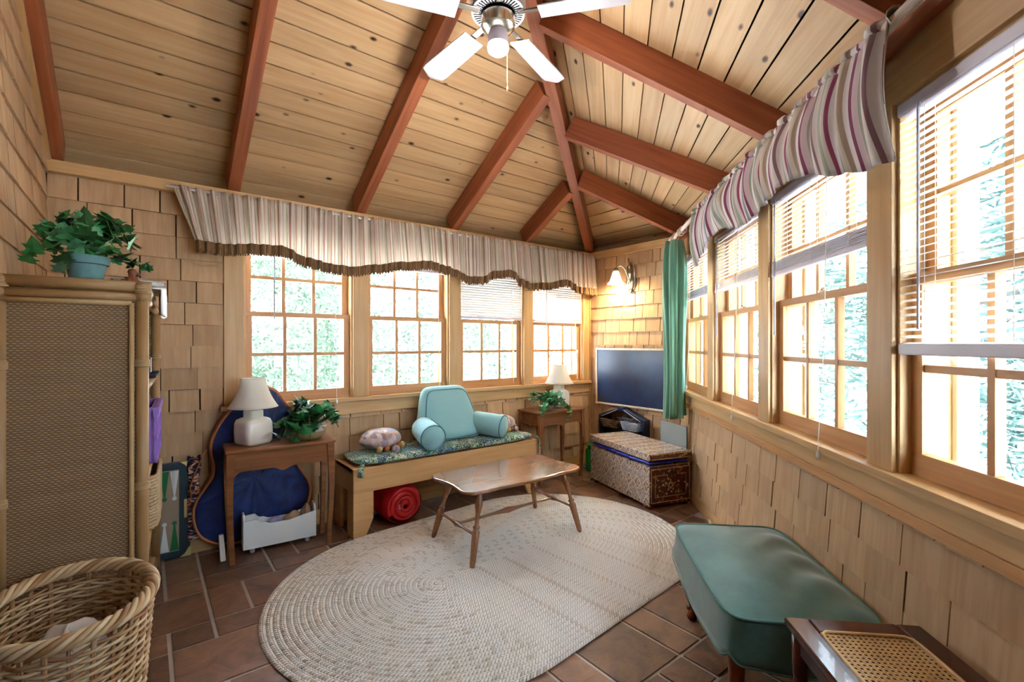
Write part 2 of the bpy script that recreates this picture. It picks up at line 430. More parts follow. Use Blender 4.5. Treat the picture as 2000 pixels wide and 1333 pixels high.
# backing deck just above the boards, closed all round so no daylight leaks in
dk = MB(); ov = RV+.045
def up(p, d): return (p[0], p[1], p[2]+d)
YR = -2.45; xr = YR/HR
dk.add([up((LEFTX-.2, 0.24, Lz(.24)), ov), up((.26, 0.24, Lz(.24)), ov), up(hip(xr), ov), up((LEFTX-.2, YR, Lz(YR)), ov)], [(0, 1, 2, 3)])
ea = [up(wp(FR, t, .26, ZT-.08), ov) for t in (-.12, 1.09, 1.895, 2.735, 3.6)]; hp = [up(hip(x), ov) for _, x in RUL]
for i in range(4): dk.add([ea[i], ea[i+1], hp[i+1], hp[i]], [(0, 1, 2, 3)])
dk.add([up((.26, 0.24, Lz(.24)), ov), up((.26, -LC-.05, ZT-.06), ov), ea[0], hp[0]], [(0, 1, 2, 3)])
ce = up(wp(FR, 4.9, .2, ZT-.06), ov); rl = up((LEFTX-.2, -4.9, ZT+.4), ov); rg = up((LEFTX-.2, YR, Lz(YR)), ov)
dk.add([ea[4], ce, rl, rg, hp[4]], [(0, 1, 2), (0, 2, 4), (2, 3, 4)])
o = dk.build('roof_deck', M['wallback'], ceiling, False, None, fixn=False); md = o.modifiers.new('solid', 'SOLIDIFY'); md.thickness = .03; md.offset = 0
def board(name, quad, th, mat, par, gap=0.0):
    # quad: a,b on the lower edge, c,d on the upper edge (a-b and d-c run along the board); board is th thick, facing down
    a, b, c, d = [Vector(p) for p in quad]
    X = ((b-a)+(c-d)).normalized(); Z = X.cross((d-a)).normalized(); 
    if Z.z < 0: Z = -Z
    Y = Z.cross(X).normalized(); O = (a+b+c+d)/4
    F = frame(O, X, Y, Z); Fi = F.inverted()
    lo = [Fi @ p for p in (a, b, c, d)]
    m = MB(); n = 4
    m.add([(p.x, p.y, 0) for p in lo]+[(p.x, p.y, th) for p in lo], [(0, 1, 2, 3), (7, 6, 5, 4), (0, 4, 5, 1), (1, 5, 6, 2), (2, 6, 7, 3), (3, 7, 4, 0)])
    return m.build(name, mat, par, False, F, .002)
PW = .1235/math.sqrt(1+PIT*PIT); y = .205; GAP = .0065
while y > YR:
    y2 = max(y-PW, YR); ya, yb = y-GAP*.8, y2+GAP*.2
    def e(yy): return (min(yy/HR, .17) if yy < 0 else .17)
    # long boards are butted at rafter lines, like the real ceiling: one board per course
    board('plank', [up((LEFTX-.02, ya, Lz(ya)), RV), up((e(ya), ya, Lz(ya)), RV), up((e(yb), yb, Lz(yb)), RV), up((LEFTX-.02, yb, Lz(yb)), RV)], .016, M['plank'], ceiling)
    y = y2
# right slope boards: follow the rulings between eave and hip
NB = 10
def Rpt(t, u):
    a = eaveR(t, .0); b = hip(rul(t)); return a+(b-a)*u
for k in range(-2, NB):
    u0, u1 = k/NB+.0028, (k+1)/NB-.0028
    m = MB(); ts = [-.0+i*.24 for i in range(16)]
    q = [(up(Rpt(t, u0), RV), up(Rpt(t, u1), RV)) for t in ts]
    A = Vector(q[0][0]); B = Vector(q[-1][0]); X = (B-A).normalized(); Z = X.cross(Vector(q[5][1])-Vector(q[5][0])).normalized()
    if Z.z < 0: Z = -Z
    F = frame(A, X, Z.cross(X), Z); Fi = F.inverted()
    lo = [(Fi @ Vector(a), Fi @ Vector(b)) for a, b in q]
    vs = []; fs = []
    for a, b in lo: vs += [a, b, b+Vector((0, 0, .016)), a+Vector((0, 0, .016))]
    for i in range(len(lo)-1):
        for j in range(4): fs.append((i*4+j, i*4+(j+1) % 4, i*4+4+(j+1) % 4, i*4+4+j))
    fs += [(0, 1, 2, 3), tuple(len(vs)-4+j for j in (3, 2, 1, 0))]
    m.add(vs, fs); m.build('plank', M['plank'], ceiling, False, F)
NC = 6; J = hip(HJ)
for k in range(-2, NC):
    u0, u1 = k/NC+.006, (k+1)/NC-.006
    P = lambda c, u: up(Vector(c)+(J-Vector(c))*u, RV)
    c0, c1 = (0, 0, ZT), (0, -LC, ZT)
    board('plank', [P(c0, u0), P(c1, u0), P(c1, u1), P(c0, u1)], .016, M['plank'], ceiling)
def rafter(name, p0, p1, w, h, par, mat='beam'):
    # p0,p1: centre of the bottom face; vertical depth h
    p0, p1 = Vector(p0), Vector(p1); X = (p1-p0).normalized(); Y = Vector((0, 0, 1)).cross(X).normalized(); Z = X.cross(Y); L = (p1-p0).length
    hh = h*Z.z; m = MB(); m.box(0, L, -w/2, w/2, 0, hh); return m.build(name, M[mat], par, False, frame(p0, X, Y, Z), .003)
for x in [LEFTX+.036]+[LP[k] for k in (4, 3, 2, 1)]:
    yt = max(HR*x+.03, YR); rafter('rafter', (x, -.0, ZT), (x, yt, Lz(yt)), .07, RV, ceiling)
rafter('rake_board', (LEFTX+.012, 0, ZT-.035), (LEFTX+.012, YR, Lz(YR)-.035), .03, .06, ceiling, 'trim')
for (t_, x_) in RUL[1:4]:
    b_ = hip(x_); a_ = eaveR(t_, -.02); d_ = (b_-a_).normalized(); rafter('rafter', a_, b_-d_*.03, .07, RV, ceiling)
rafter('hip_rafter', wp(FR, .02, -.02, ZT), hip(HJ)-(hip(HJ)-wp(FR, 0, 0, ZT)).normalized()*.03, .06, RV, ceiling)
rafter('hip_rafter', (.02, .01, ZT-.01), up(hip(xr), -.01), .075, RV+.01, ceiling)
# white painted eave outside the back windows
o = MB().hexa([(LEFTX-1, .205, 2.25), (.8, .205, 2.25), (LEFTX-1, .66, 2.02), (.8, .66, 2.02), (LEFTX-1, .205, 2.32), (.8, .205, 2.32), (LEFTX-1, .66, 2.09), (.8, .66, 2.09)]).build('trim_eave', M['ext'])
tag(o, kind='structure')
o = MB().box(LEFTX-1, .8, .66, .74, 1.99, 2.09).build('trim_gutter', M['ext']); tag(o, kind='structure')
o = MB().hexa([(-.2, .205, 2.25), (5, .205, 2.25), (-.2, .62, 2.05), (5, .62, 2.05), (-.2, .205, 2.32), (5, .205, 2.32), (-.2, .62, 2.12), (5, .62, 2.12)]).build('trim_added_eave_right', M['ext'], None, False, FR); tag(o, kind='structure')  # unseen eave added on the window wall to hold off direct sun
# ------------------------------------------------------------------ window blinds
slat_me = {}
def blind(n, F, x0, x1, zbot, label, tilt, mat='blind', stack=0.02, wandx=.08, wandlen=.75, cordx=None, cordz=None, raised=False):
    b = thing('window_blind', label, 'blind', wp(F, (x0+x1)/2, -.01, ZH-.05), 0, 'white slat blinds in the windows')
    B = b.matrix_basis.inverted() if False else T(*(-b.location)) @ F      # world -> thing frame (thing is not rotated)
    a, c = x0+.016, x1-.016; L = c-a
    m = MB(); m.box(a, c, -.016, .02, ZH-.052, ZH-.014); m.build('head_rail', M['rail'], b, False, B, .006)
    yc = .004
    key = round(L, 3)
    if key not in slat_me:
        m = MB(); m.grid(lambda u, v: ((u-.5)*L, (v-.5)*.025, .0022*math.sin(PI*v)), 2, 5); slat_me[key] = m.mesh('slat', M[mat], True)
    z = ZH-.066; p = .0215
    if raised: stack = .06; zbot = ZH-.07-.085
    while not raised and z > zbot+stack+.02:
        obj('slat', slat_me[key], b, B @ T((a+c)/2, yc, z) @ RX(tilt+(.30*max(0, min(1, (1.50-z)/.1)) if stack == 0 else 0))); z -= p
    m = MB(); k = int(stack/.006)
    for i in range(k): m.box(a, c, yc-.0125, yc+.0125, zbot+.018+i*.006, zbot+.018+i*.006+.0035)
    if k: m.build('slat_stack', M['rail'], b, False, B)
    m = MB(); m.box(a-.002, c+.002, yc-.015, yc+.015, zbot, zbot+(.034 if stack == 0 else .018)); m.build('bottom_rail', M['rail'], b, False, B, .004)
    for fx in (.14, .5, .86) if L > .6 else (.2, .8):
        m = MB(); m.tube([(a+L*fx, yc-.014, ZH-.05), (a+L*fx, yc-.014, zbot), (a+L*fx, yc+.014, zbot), (a+L*fx, yc+.014, ZH-.05)], .0009, 5); m.build('ladder_cord', M['cord'], b, False, B)
    if wandlen:
        m = MB(); wx = a+wandx; m.tube([(wx, -.02, ZH-.05), (wx, -.024, ZH-.07), (wx, -.024, ZH-.07-wandlen)], .0042, 6); m.build('tilt_wand', M['clear'], b, False, B)
    if cordx is not None:
        m = MB(); cx = a+L*cordx; zz = cordz; m.tube([(cx, -.02, ZH-.05), (cx, -.03, 1.3), (cx, -.052, .90), (cx, -.052, zz)], .0016, 5); m.build('pull_cord', M['cord'], b, False, B)
        m = MB(); m.lathe([(.003, .03), (.007, .02), (.008, .008), (.006, 0)], 10, (cx, -.052, zz-.03)); m.build('tassel', M['cord'], b, True, B)
    return b
blind(1, FL, *LO[3], 1.9, 'blind drawn fully up behind the valance over the lamp-side window', 0, wandx=.16, wandlen=.50, cordx=.83, cordz=.87, raised=True)
blind(2, FL, *LO[2], 1.9, 'blind drawn fully up in the window above the blue backrest pillow', 0, wandx=.10, wandlen=0, cordx=.86, cordz=.90, raised=True)
blind(3, FL, *LO[1], 1.485, 'half-lowered closed blind in the second window from the chalkboard', 1.28, stack=.012, wandlen=0, cordx=.8, cordz=1.2)
blind(4, FL, *LO[0], 1.475, 'half-lowered closed blind in the window above the far table lamp', 1.28, stack=.012, wandx=.16, wandlen=.62, cordx=.84, cordz=1.2)
blind(5, FR, *RO[0], 1.625, 'part-lowered blind in the window half hidden by the green curtain', .25, stack=.05, wandlen=0, cordx=.4, cordz=.93)
blind(6, FR, *RO[1], 1.610, 'part-lowered blind in the first full window past the green curtain', .9, stack=.05, wandx=.09, wandlen=.62, cordx=.62, cordz=.85)
blind(7, FR, *RO[2], 1.595, 'part-lowered open blind in the window above the green ottoman', .2, stack=.055, wandx=.07, wandlen=.62, cordx=.7, cordz=.86)
blind(8, FR, *RO[3], 1.235, 'blind lowered past the middle rail in the nearest big window', .12, stack=.0, wandx=.10, wandlen=.62)

# ------------------------------------------------------------------ valances, rod, curtain
def stripe_mat(name, freq, cols, transl=.25):
    t = NT(name); uv = t.new('ShaderNodeUVMap'); sp = t.new('ShaderNodeSeparateXYZ'); t.link(uv.outputs[0], sp.inputs[0])
    f = t.math('FRACT', t.math('MULTIPLY', sp.outputs[0], freq))
    n = len(cols); col = t.ramp(f, [(p, lin(c)) for p, c in cols], 'CONSTANT')
    wv = t.noise(t.coords('Object', (300, 300, 300)), 1, 2); t.bump(wv, .15, .001)
    t.fin(col, .85, .1, 0, .2); tl = t.new('ShaderNodeBsdfTranslucent'); t.link(col, tl.inputs[0]); mx = t.new('ShaderNodeMixShader'); mx.inputs[0].default_value = transl
    t.link(t.b.outputs[0], mx.inputs[1]); t.link(tl.outputs[0], mx.inputs[2]); t.link(mx.outputs[0], t.out.inputs[0]); return t.m
strip = [(0, 'dcd2cc'), (.07, '8f6a70'), (.11, 'cdbfba'), (.20, 'a3a596'), (.28, 'd8cbc4'), (.33, '9c4a66'), (.37, 'dcd0d2'), (.48, '8f9298'), (.55, 'cdbfae'), (.62, 'a9907e'), (.68, 'ddd2d0'), (.75, '84425e'), (.80, 'ccb4b8'), (.88, '989a8a'), (.94, 'd6ccc6')]
stripL = [(0, 'efe6da'), (.10, 'c9a89a'), (.14, 'f0e8de'), (.28, 'c9c7ae'), (.36, 'ece2d6'), (.46, 'cf9088'), (.50, 'f0e8e0'), (.64, 'b9aa94'), (.69, 'ebe0d2'), (.82, 'd0a898'), (.87, 'efe6dc')]
M['stripeL'] = stripe_mat('striped_fabric_gathered', 4.2, stripL, .5)
M['stripeR'] = stripe_mat('striped_fabric', 3.1, strip, .2)
t = NT('fringe_thread'); v = t.coords('Object', (260, 260, 4)); n = t.noise(v, 1, 3); t.bump(n, .8, .004)
M['fringe'] = t.fin(t.ramp(n, [(.3, lin('60432c')), (.7, lin('9c7a58'))]), .9, .1)
def interp(tab, x):
    for (a, b), (c, d) in zip(tab[:-1], tab[1:]):
        if x <= c: 
            s = (x-a)/(c-a); s = max(0, min(1, s)); s = s*s*(3-2*s); return b+(d-b)*s
    return tab[-1][1]
hemL = [(-3.522, 1.86), (-3.393, 1.855), (-3.203, 1.875), (-3.06, 1.88), (-2.906, 1.825), (-2.721, 1.80), (-2.6, 1.797), (-2.44, 1.828), (-2.25, 1.868), (-2.01, 1.90), (-1.841, 1.878), (-1.71, 1.85), (-1.635, 1.815), (-1.495, 1.822), (-1.365, 1.885), (-1.195, 1.908), (-1.089, 1.84), (-.961, 1.813), (-.769, 1.832), (-.504, 1.88), (-.308, 1.82), (-.031, 1.825)]
hemL = [(x, z-.0) for x, z in hemL]
v = thing('window_valance', 'gathered cream striped valance with brown fringe along the back windows', 'valance', (-1.85, -.08, 2.16), 0, 'striped window valances')
def gath(x): return .016*math.sin(x*88+1.6*math.sin(x*13))+.009*math.sin(x*171+2)+.016*math.sin(x*7+1.0)
def valL(u, w):
    x = -3.632+u*3.60; xb = x+.11*math.exp(-(x+3.632)/.12); z1 = 2.186; z0 = interp(hemL, xb); k = w
    X = x+(xb-x)*w+.012*w*math.sin(x*5.1); z = z1+(z0-z1)*w
    return (X+1.85, -.045+gath(x)*(1.0-.25*w)-.03*w+.0, z-2.16)
m = MB(); m.grid(valL, 700, 10, lambda u, w: (u*3.6*2.1, w)); m.build('drape', M['stripeL'], v, True, None, solid=.002)
def frL(u, w):
    p = valL(u, 1.0); return (p[0]+.002*math.sin(u*2400), p[1]-.006-.004*math.sin(u*1900)*w, p[2]+.012-w*(.066+.008*math.sin(u*1500)))
m = MB(); m.grid(frL, 1400, 4); o = m.build('fringe', M['fringe'], v, False, None, solid=.006)
m = MB(); m.tube([(-3.66+1.85, -.022, .012), (-.02+1.85, -.022, .012)], .008, 10); m.build('rod', M['white'], v, True)
# right valance on its rod
hemR = [(.90, 1.80), (1.02, 1.82), (1.155, 1.85), (1.351, 1.915), (1.5, 1.935), (1.62, 1.90), (1.751, 1.878), (1.874, 1.882), (2.116, 1.895), (2.314, 1.91), (2.487, 1.885), (2.654, 1.825), (2.789, 1.79), (2.905, 1.78)]
ro = wp(FR, 1.8, -.11, 2.16)
v = thing('window_valance', 'mauve and grey striped valance sagging on the long rod at the near windows', 'valance', ro, 0, 'striped window valances')
B = T(*(-ro)) @ FR
def valR(u, w):
    t_ = .86+u*2.05; s = .010*math.sin(t_*46+1.4*math.sin(t_*9))+.006*math.sin(t_*88)
    z1 = 2.175-.015*u; z0 = interp(hemR, t_); z = z1+(z0-z1)*w
    pinch = math.exp(-((t_-1.52)/.10)**2)
    y = -.125+s*(1.1-.3*w)-.022*math.sin(w*PI)-.02*w*math.sin(t_*6)-.03*pinch*math.sin(w*5)
    tt = t_+.03*pinch*math.sin(w*6)
    return (tt, y, z)
m = MB(); m.grid(valR, 420, 14, lambda u, w: (u*2.05*1.15+.012*math.sin(w*4), w)); m.build('drape', M['stripeR'], v, True, B, solid=.002)
def headR(u, w):
    p = valR(u, 0); a = PI*(.15+1.2*w); return (p[0]+.004*math.sin(u*300+w*3), p[1]+.020-.022*math.sin(a)*1.0, p[2]-.002+.022*(1-math.cos(a))*.9)
m = MB(); m.grid(headR, 420, 6, lambda u, w: (u*2.05*1.15, w)); m.build('heading', M['stripeR'], v, True, B, solid=.002)
m = MB(); m.tube([(.80, -.10, 2.18), (3.5, -.10, 2.165)], .017, 14)
o = m.build('curtain_rod', M['white'], None, True, FR); tag(o, 'thick white curtain rod running along the near window wall', 'curtain rod')
M['rodw'] = plain('limed_wood', 'e3d3c8', .45)
o.data.materials.clear(); o.data.materials.append(M['rodw'])
m = MB(); m.tube([(.10, -.10, 2.17), (.795, -.10, 2.18)], .017, 14); m.lathe([(0, -.02), (.02, -.015), (.027, 0), (.02, .015), (0, .02)], 14, (.09, -.10, 2.17))
o = m.build('curtain_rod', M['rodw'], None, True, FR); tag(o, 'short end of white rod carrying rings above the green curtain', 'curtain rod')
for i, tt in enumerate((.16, .24, .42, .50)):
    m = MB(); m.tube([(0, .027*math.cos(2*PI*k/18), .027*math.sin(2*PI*k/18)-.008) for k in range(18)], .0055, 8, closed=True)
    o = m.build('curtain_ring', M['rodw'], None, True, FR @ T(tt, -.10, 2.172)); tag(o, '%s pale wooden curtain ring counted from the corner end of the short rod' % ('first', 'second', 'third', 'fourth')[i], 'curtain ring', 'rings above the green curtain')
# green curtain bunched in the corner
M['velvet'] = None
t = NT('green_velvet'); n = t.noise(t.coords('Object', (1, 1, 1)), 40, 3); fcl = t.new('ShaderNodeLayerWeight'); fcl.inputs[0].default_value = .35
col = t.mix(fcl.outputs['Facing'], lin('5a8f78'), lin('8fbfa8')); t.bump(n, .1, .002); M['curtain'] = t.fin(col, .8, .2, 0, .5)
cc = wp(FR, .33, -.13, 2.105)
cu = thing('green_curtain', 'long green curtain bunched beside the chalkboard', 'curtain', cc)
def cur(u, w):
    a = 2*PI*u; z = -w*1.44-.0; wd = .078+.012*math.sin(w*5+1)-.02*math.exp(-w*14); dp = .085+.01*math.sin(w*4)
    fold = .020*math.sin(a*6+2*math.sin(w*2.3))+.011*math.sin(a*11+1)
    r = 1+fold/.09*(.6+.4*w)
    x = wd*math.cos(a)*r; y = dp*math.sin(a)*r
    d = Vector((math.cos(-.75), math.sin(-.75), 0)); e_ = Vector((-d.y, d.x, 0))
    p = d*x+e_*y; return (p.x, p.y, z+.015*math.sin(a+1)*w)
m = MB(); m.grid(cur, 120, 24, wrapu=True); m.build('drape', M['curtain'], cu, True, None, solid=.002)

# ------------------------------------------------------------------ wall sconce on the corner wall
sc = thing('wall_sconce', 'lit nickel wall sconce with frosted bell shade', 'wall lamp', (-.014, -.56, 1.76))
m = MB(); m.lathe([(0, 0), (.055, 0), (.058, .008), (.045, .016), (0, .02)], 24); bp = m.build('back_plate', M['chrome'], sc, True, T(0, 0, .15) @ RY(-PI/2) @ Matrix.Diagonal((2.6, 1.0, 1, 1)))
m = MB(); pts = [(-.012, 0, .06), (-.06, 0, .05), (-.10, 0, .12), (-.10, .0, .22), (-.075, .02, .285), (-.06, .05, .30), (-.07, .075, .285)]
m.tube([(-.016, 0, .10), (-.05, .0, .16), (-.07, .02, .235), (-.09, .05, .27), (-.11, .085, .26), (-.115, .095, .235)], .008, 10); m.tube([(-.016, 0, .05), (-.035, 0, .02), (-.05, 0, .05), (-.04, 0, .10)], .006, 8)
m.tube([(-.03, .0, .24), (-.035, .0, .29), (-.03, .012, .33), (-.02, .02, .34)], .006, 8); m.build('scroll_arm', M['chrome'], sc, True)
m = MB(); m.lathe([(.012, .0), (.024, -.005), (.026, -.03), (.02, -.036)], 16, (-.115, .095, .245)); m.build('shade_holder', M['chrome'], sc, True)
t = NT('frosted_shade'); t.b.inputs['Emission Color'].default_value = lin('fff1d2'); t.b.inputs['Emission Strength'].default_value = .35; M['shade_lit'] = t.fin(lin('fff6e8'), .4)
m = MB(); m.lathe([(.024, 0), (.034, -.02), (.046, -.06), (.062, -.10), (.085, -.125), (.082, -.127), (.058, -.10), (.042, -.06), (.03, -.02)], 24, (-.115, .095, .215), cap=False); m.build('shade', M['shade_lit'], sc, True)
ld = bpy.data.lights.new('sconce_bulb', 'POINT'); ld.energy = 2.6; ld.color = (1, .80, .48); ld.shadow_soft_size = .03
lo = bpy.data.objects.new('sconce_bulb', ld); COL.objects.link(lo); lo.parent = sc; lo.location = (-.115, .095, .10)

# ------------------------------------------------------------------ chalkboard
cb = thing('chalkboard', 'blue-black chalkboard in a pale wood frame', 'chalkboard', (-.012, -.552, .64))
t = NT('chalk_slate'); n = t.noise(t.coords('Object', (1, 1, 1)), 5, 5); M['slate'] = t.fin(t.ramp(n, [(.3, lin('0e1a38')), (.7, lin('1e345c'))]), t.math('ADD', t.math('MULTIPLY', n, .2), .25), .5)
M['frame'] = wood('pale_frame', 'd9c8b4', 'c2ac92', 0, .5, .03)
hw = .43; H = .58
m = MB(); m.box(-.02, -.01, -hw+.015, hw-.015, .015, H-.015); m.build('slate_panel', M['slate'], cb)
for nm, a in (('frame_rail', (-.028, -.006, -hw, hw, 0, .02)), ('frame_rail', (-.028, -.006, -hw, hw, H-.02, H)), ('frame_stile', (-.028, -.006, -hw, -hw+.02, .02, H-.02)), ('frame_stile', (-.028, -.006, hw-.02, hw, .02, H-.02))):
    MB().box(*a).build(nm, M['frame'], cb, False, None, .003)

# ------------------------------------------------------------------ ceiling fan, blades at rest
fx, fy = -2.49, -1.716
fn = thing('ceiling_fan', 'white five-blade ceiling fan with light kit hanging from the hip beams', 'ceiling fan', (fx, fy, 2.60))
M['fanw'] = plain('fan_white', 'c6c3cc', .35)
m = MB(); m.tube([(0, 0, .28), (0, 0, .62)], .013, 12); m.build('downrod', M['fanw'], fn, True)
m = MB(); m.lathe([(0, .60), (.05, .60), (.065, .64), (.06, .70), (0, .70)], 20); m.build('canopy', M['fanw'], fn, True)
m = MB(); m.lathe([(.05, .17), (.118, .175), (.125, .19), (.125, .235), (.10, .262), (.05, .28), (0, .285)], 32); m.build('motor_housing', M['fanw'], fn, True, auto=True)
m = MB()
for k in range(44):
    a = 2*PI*k/44; ca, sa = math.cos(a), math.sin(a); w = .0035
    m.hexa([(ca*r-sa*s*w, sa*r+ca*s*w, z) for z in (.166, .176) for s in (-1, 1) for r in (.078, .112)])
o = m.build('vent_ring', M['fanw'], fn)
m = MB(); m.lathe([(.112, .168), (.122, .168), (.122, .178), (.112, .178), (.112, .168)], 40); m.build('vent_rim', M['fanw'], fn, True, cap=False) if False else m.build('vent_rim', M['fanw'], fn, True)
m = MB(); m.lathe([(.0, .085), (.05, .085), (.075, .105), (.079, .15), (.06, .172), (0, .175)], 28); m.build('switch_housing', M['chrome'], fn, True, auto=True)
t = NT('lit_globe'); t.b.inputs['Emission Color'].default_value = lin('fffaf0'); t.b.inputs['Emission Strength'].default_value = .5; M['globe'] = t.fin(lin('ffffff'), .3)
m = MB(); m.lathe([(.042, .09), (.047, .06), (.047, .03), (.043, .026)], 24, cap=False); m.build('lamp_socket', M['rail'], fn, True)
m = MB(); m.lathe([(.046, .032), (.05, .015), (.046, 0), (.03, -.012), (0, -.018)], 24); m.build('lamp_globe', M['globe'], fn, True)
fl_ = bpy.data.lights.new('fan_lamp', 'POINT'); fl_.energy = 2.2; fl_.color = (1, .96, .92); fl_.shadow_soft_size = .05
fo = bpy.data.objects.new('fan_lamp', fl_); COL.objects.link(fo); fo.parent = fn; fo.location = (0, 0, -.09)
for k in range(5):
    a = 2*PI*k/5+.35
    m = MB(); out = []
    for i in range(13):
        s = i/12; x = .19+s*.42; w = .055+.014*s; w *= math.sqrt(max(0, 1-max(0, (s-.86)/.14)**2))*.9+.1 if s > .86 else 1; out.append((x, w))
    poly = [(x, w) for x, w in out]+[(x, -w) for x, w in out[::-1]]
    m.prism(poly, -.004, .004); m.build('blade', M['fanw'], fn, False, T(0, 0, .15) @ RZ(a) @ RX(.2), .002)
    m = MB(); m.box(.09, .24, -.014, .014, -.004, .004); m.build('blade_iron', M['chrome'], fn, False, T(0, 0, .162) @ RZ(a) @ RX(.2), .002)
m = MB(); m.tube([(.044, .0, .07), (.052, .0, .06), (.053, 0, -.10), (.054, 0, -.14)], .0015, 5); m.lathe([(0, -.165), (.004, -.16), (.005, -.15), (.002, -.14)], 8, (.054, 0, 0)); m.build('pull_chain', M['brass'], fn, True)
# ------------------------------------------------------------------ braided rug
t = NT('braided_wool'); uv = t.new('ShaderNodeUVMap'); sp = t.new('ShaderNodeSeparateXYZ'); t.link(uv.outputs[0], sp.inputs[0])
ch = t.math('ADD', t.math('MULTIPLY', sp.outputs[0], 62.0), t.math('MULTIPLY', t.math('ABSOLUTE', t.math('SUBTRACT', sp.outputs[1], .5)), 1.7))
h = t.math('SUBTRACT', 1, t.math('POWER', t.math('ABSOLUTE', t.math('MULTIPLY', t.math('SUBTRACT', t.math('FRACT', ch), .5), 2)), 4))
sh2 = t.math('SUBTRACT', 1, t.math('POWER', t.math('SUBTRACT', 1, t.math('MULTIPLY', t.math('ABSOLUTE', t.math('SUBTRACT', sp.outputs[1], .5)), 2)), 12))
wn = t.new('ShaderNodeTexWhiteNoise', noise_dimensions='2D'); cx = t.new('ShaderNodeCombineXYZ'); t.link(t.math('FLOOR', ch), cx.inputs[0]); t.link(t.math('GREATER_THAN', sp.outputs[1], .5), cx.inputs[1]); t.link(cx.outputs[0], wn.inputs['Vector'])
pat = t.noise(t.coords('Object'), 3, 3)
base = t.mix(pat, lin('efebe8'), lin('e0d9d0')); base = t.mix(t.math('GREATER_THAN', wn.outputs['Value'], .85), base, lin('d0c4b6'))
hh = t.math('MULTIPLY', h, sh2); col = t.mix(hh, lin('c2b8ae'), base); t.bump(hh, .9, .006); M['braid'] = t.fin(col, .95, .1, 0, .3)
rug = thing('braided_rug', 'large oval cream braided rug under the coffee table', 'rug', (-2.083, -1.225, 0), math.radians(4))
NR = 30; RR = .835; HS = .455; wdt = RR/NR
def stad(s, r):       # s = arc length on the ring of radius r
    P = 4*HS+2*PI*r; s = s % P
    if s < 2*HS: return (-HS+s, -r)
    s -= 2*HS
    if s < PI*r: a = -PI/2+s/r; return (HS+r*math.cos(a), r*math.sin(a))
    s -= PI*r
    if s < 2*HS: return (HS-s, r)
    s -= 2*HS; a = PI/2+s/r; return (-HS+r*math.cos(a), r*math.sin(a))
for i in range(NR):
    r = (i+.5)*wdt; P = 4*HS+2*PI*r; n = int(60+P*26)
    def f(u, w, r=r, P=P):
        rr = r+(w-.5)*wdt*1.02; x, y = stad(u*P, r); x2, y2 = stad(u*P, r)
        # push across the braid along the local outward direction
        if abs(x) <= HS: q = (x, math.copysign(rr, y))
        else:
            c = math.copysign(HS, x); k = rr/r; q = (c+(x-c)*k, y*k)
        return (q[0], q[1], .004+.009*math.sqrt(max(0, 1-(2*w-1)**2)))
    m = MB(); m.grid(f, n, 6, lambda u, w, P=P: (u*P, w), wrapu=True); m.build('braid', M['braid'], rug, True)
m = MB(); m.prism([stad(u/160*(4*HS+2*PI*(RR-.01)), RR-.01) for u in range(160)], .0005, .005); M['rugunder'] = plain('rug_backing', '6a5638', .9); m.build('backing', M['rugunder'], rug)

# ------------------------------------------------------------------ coffee table
ct = thing('coffee_table', 'maple coffee table with scalloped top and turned splayed legs', 'table', (-1.872, -.995, .012), math.radians(0))
out = []; N = 160; A, Bb = .468, .262
def edge(s):   # scalloped rectangle: s in 0..1
    a = 2*PI*s; ca, sa = math.cos(a), math.sin(a); p = 7
    r = 1/((abs(ca)**p+abs(sa)**p)**(1/p)); x, y = A*r*ca, Bb*r*sa
    if abs(y) > Bb*.93: y -= math.copysign(.020*max(0, math.cos(x/A*PI*1.15))**1.0*0+ .018*(1-abs(math.cos(x/A*PI*.95)))*1.0, y)
    if abs(x) > A*.93: x -= math.copysign(.022*(math.cos(y/Bb*PI*.95)+.2 if abs(y/Bb) < .55 else 0)*.8, x)
    return (x, y)
poly = [edge(k/N) for k in range(N)]
m = MB(); m.prism(poly, .398, .418); m.build('top', M['maple'], ct, False, None, .007)
feet = [(-2.283, -.729), (-2.315, -1.235), (-1.475, -1.262), (-1.410, -.735)]
prof = [(.012, 0), (.0165, .02), (.021, .14), (.0235, .175), (.019, .185), (.014, .19), (.0205, .198), (.0205, .205), (.013, .212), (.011, .235), (.0145, .27), (.021, .305), (.023, .325), (.016, .36), (.012, .375), (.016, .385), (.015, .40)]
mids = []
for fx_, fy_ in feet:
    lx, ly = fx_+1.872, fy_+.995; tx, ty = math.copysign(.335, lx), math.copysign(.165, ly)
    p0 = Vector((lx, ly, 0)); p1 = Vector((tx, ty, .40)); Z = (p1-p0).normalized(); X = Vector((0, 1, 0)).cross(Z).normalized(); Y = Z.cross(X)
    m = MB(); m.lathe([(r, z*(p1-p0).length/.40) for r, z in prof], 16); m.build('leg', M['maple'], ct, True, frame(p0, X, Y, Z)); mids.append(p0+(p1-p0)*.40)
def spindle(a, b, r0, r1):
    n = 24; pts = []; rs = []
    for k in range(n+1):
        s = k/n; pts.append(Vector(a)+(Vector(b)-Vector(a))*s); rs.append(r0+(r1-r0)*math.exp(-((s-.5)/.10)**2)+.003*math.exp(-((s-.5)/.03)**2))
    return pts, rs
for a, b in ((0, 1), (2, 3)):
    p, r = spindle(mids[a], mids[b], .0075, .0155); m = MB(); m.tube(p, r, 12); m.build('side_stretcher', M['maple'], ct, True)
p, r = spindle((mids[0]+mids[1])/2, (mids[2]+mids[3])/2, .009, .017); m = MB(); m.tube(p, r, 12)
for s in (.2, .8): m.lathe([(0, -.012), (.016, -.005), (.017, 0), (.016, .005), (0, .012)], 12, tuple(p[int(24*s)]))
m.build('centre_stretcher', M['maple'], ct, True)

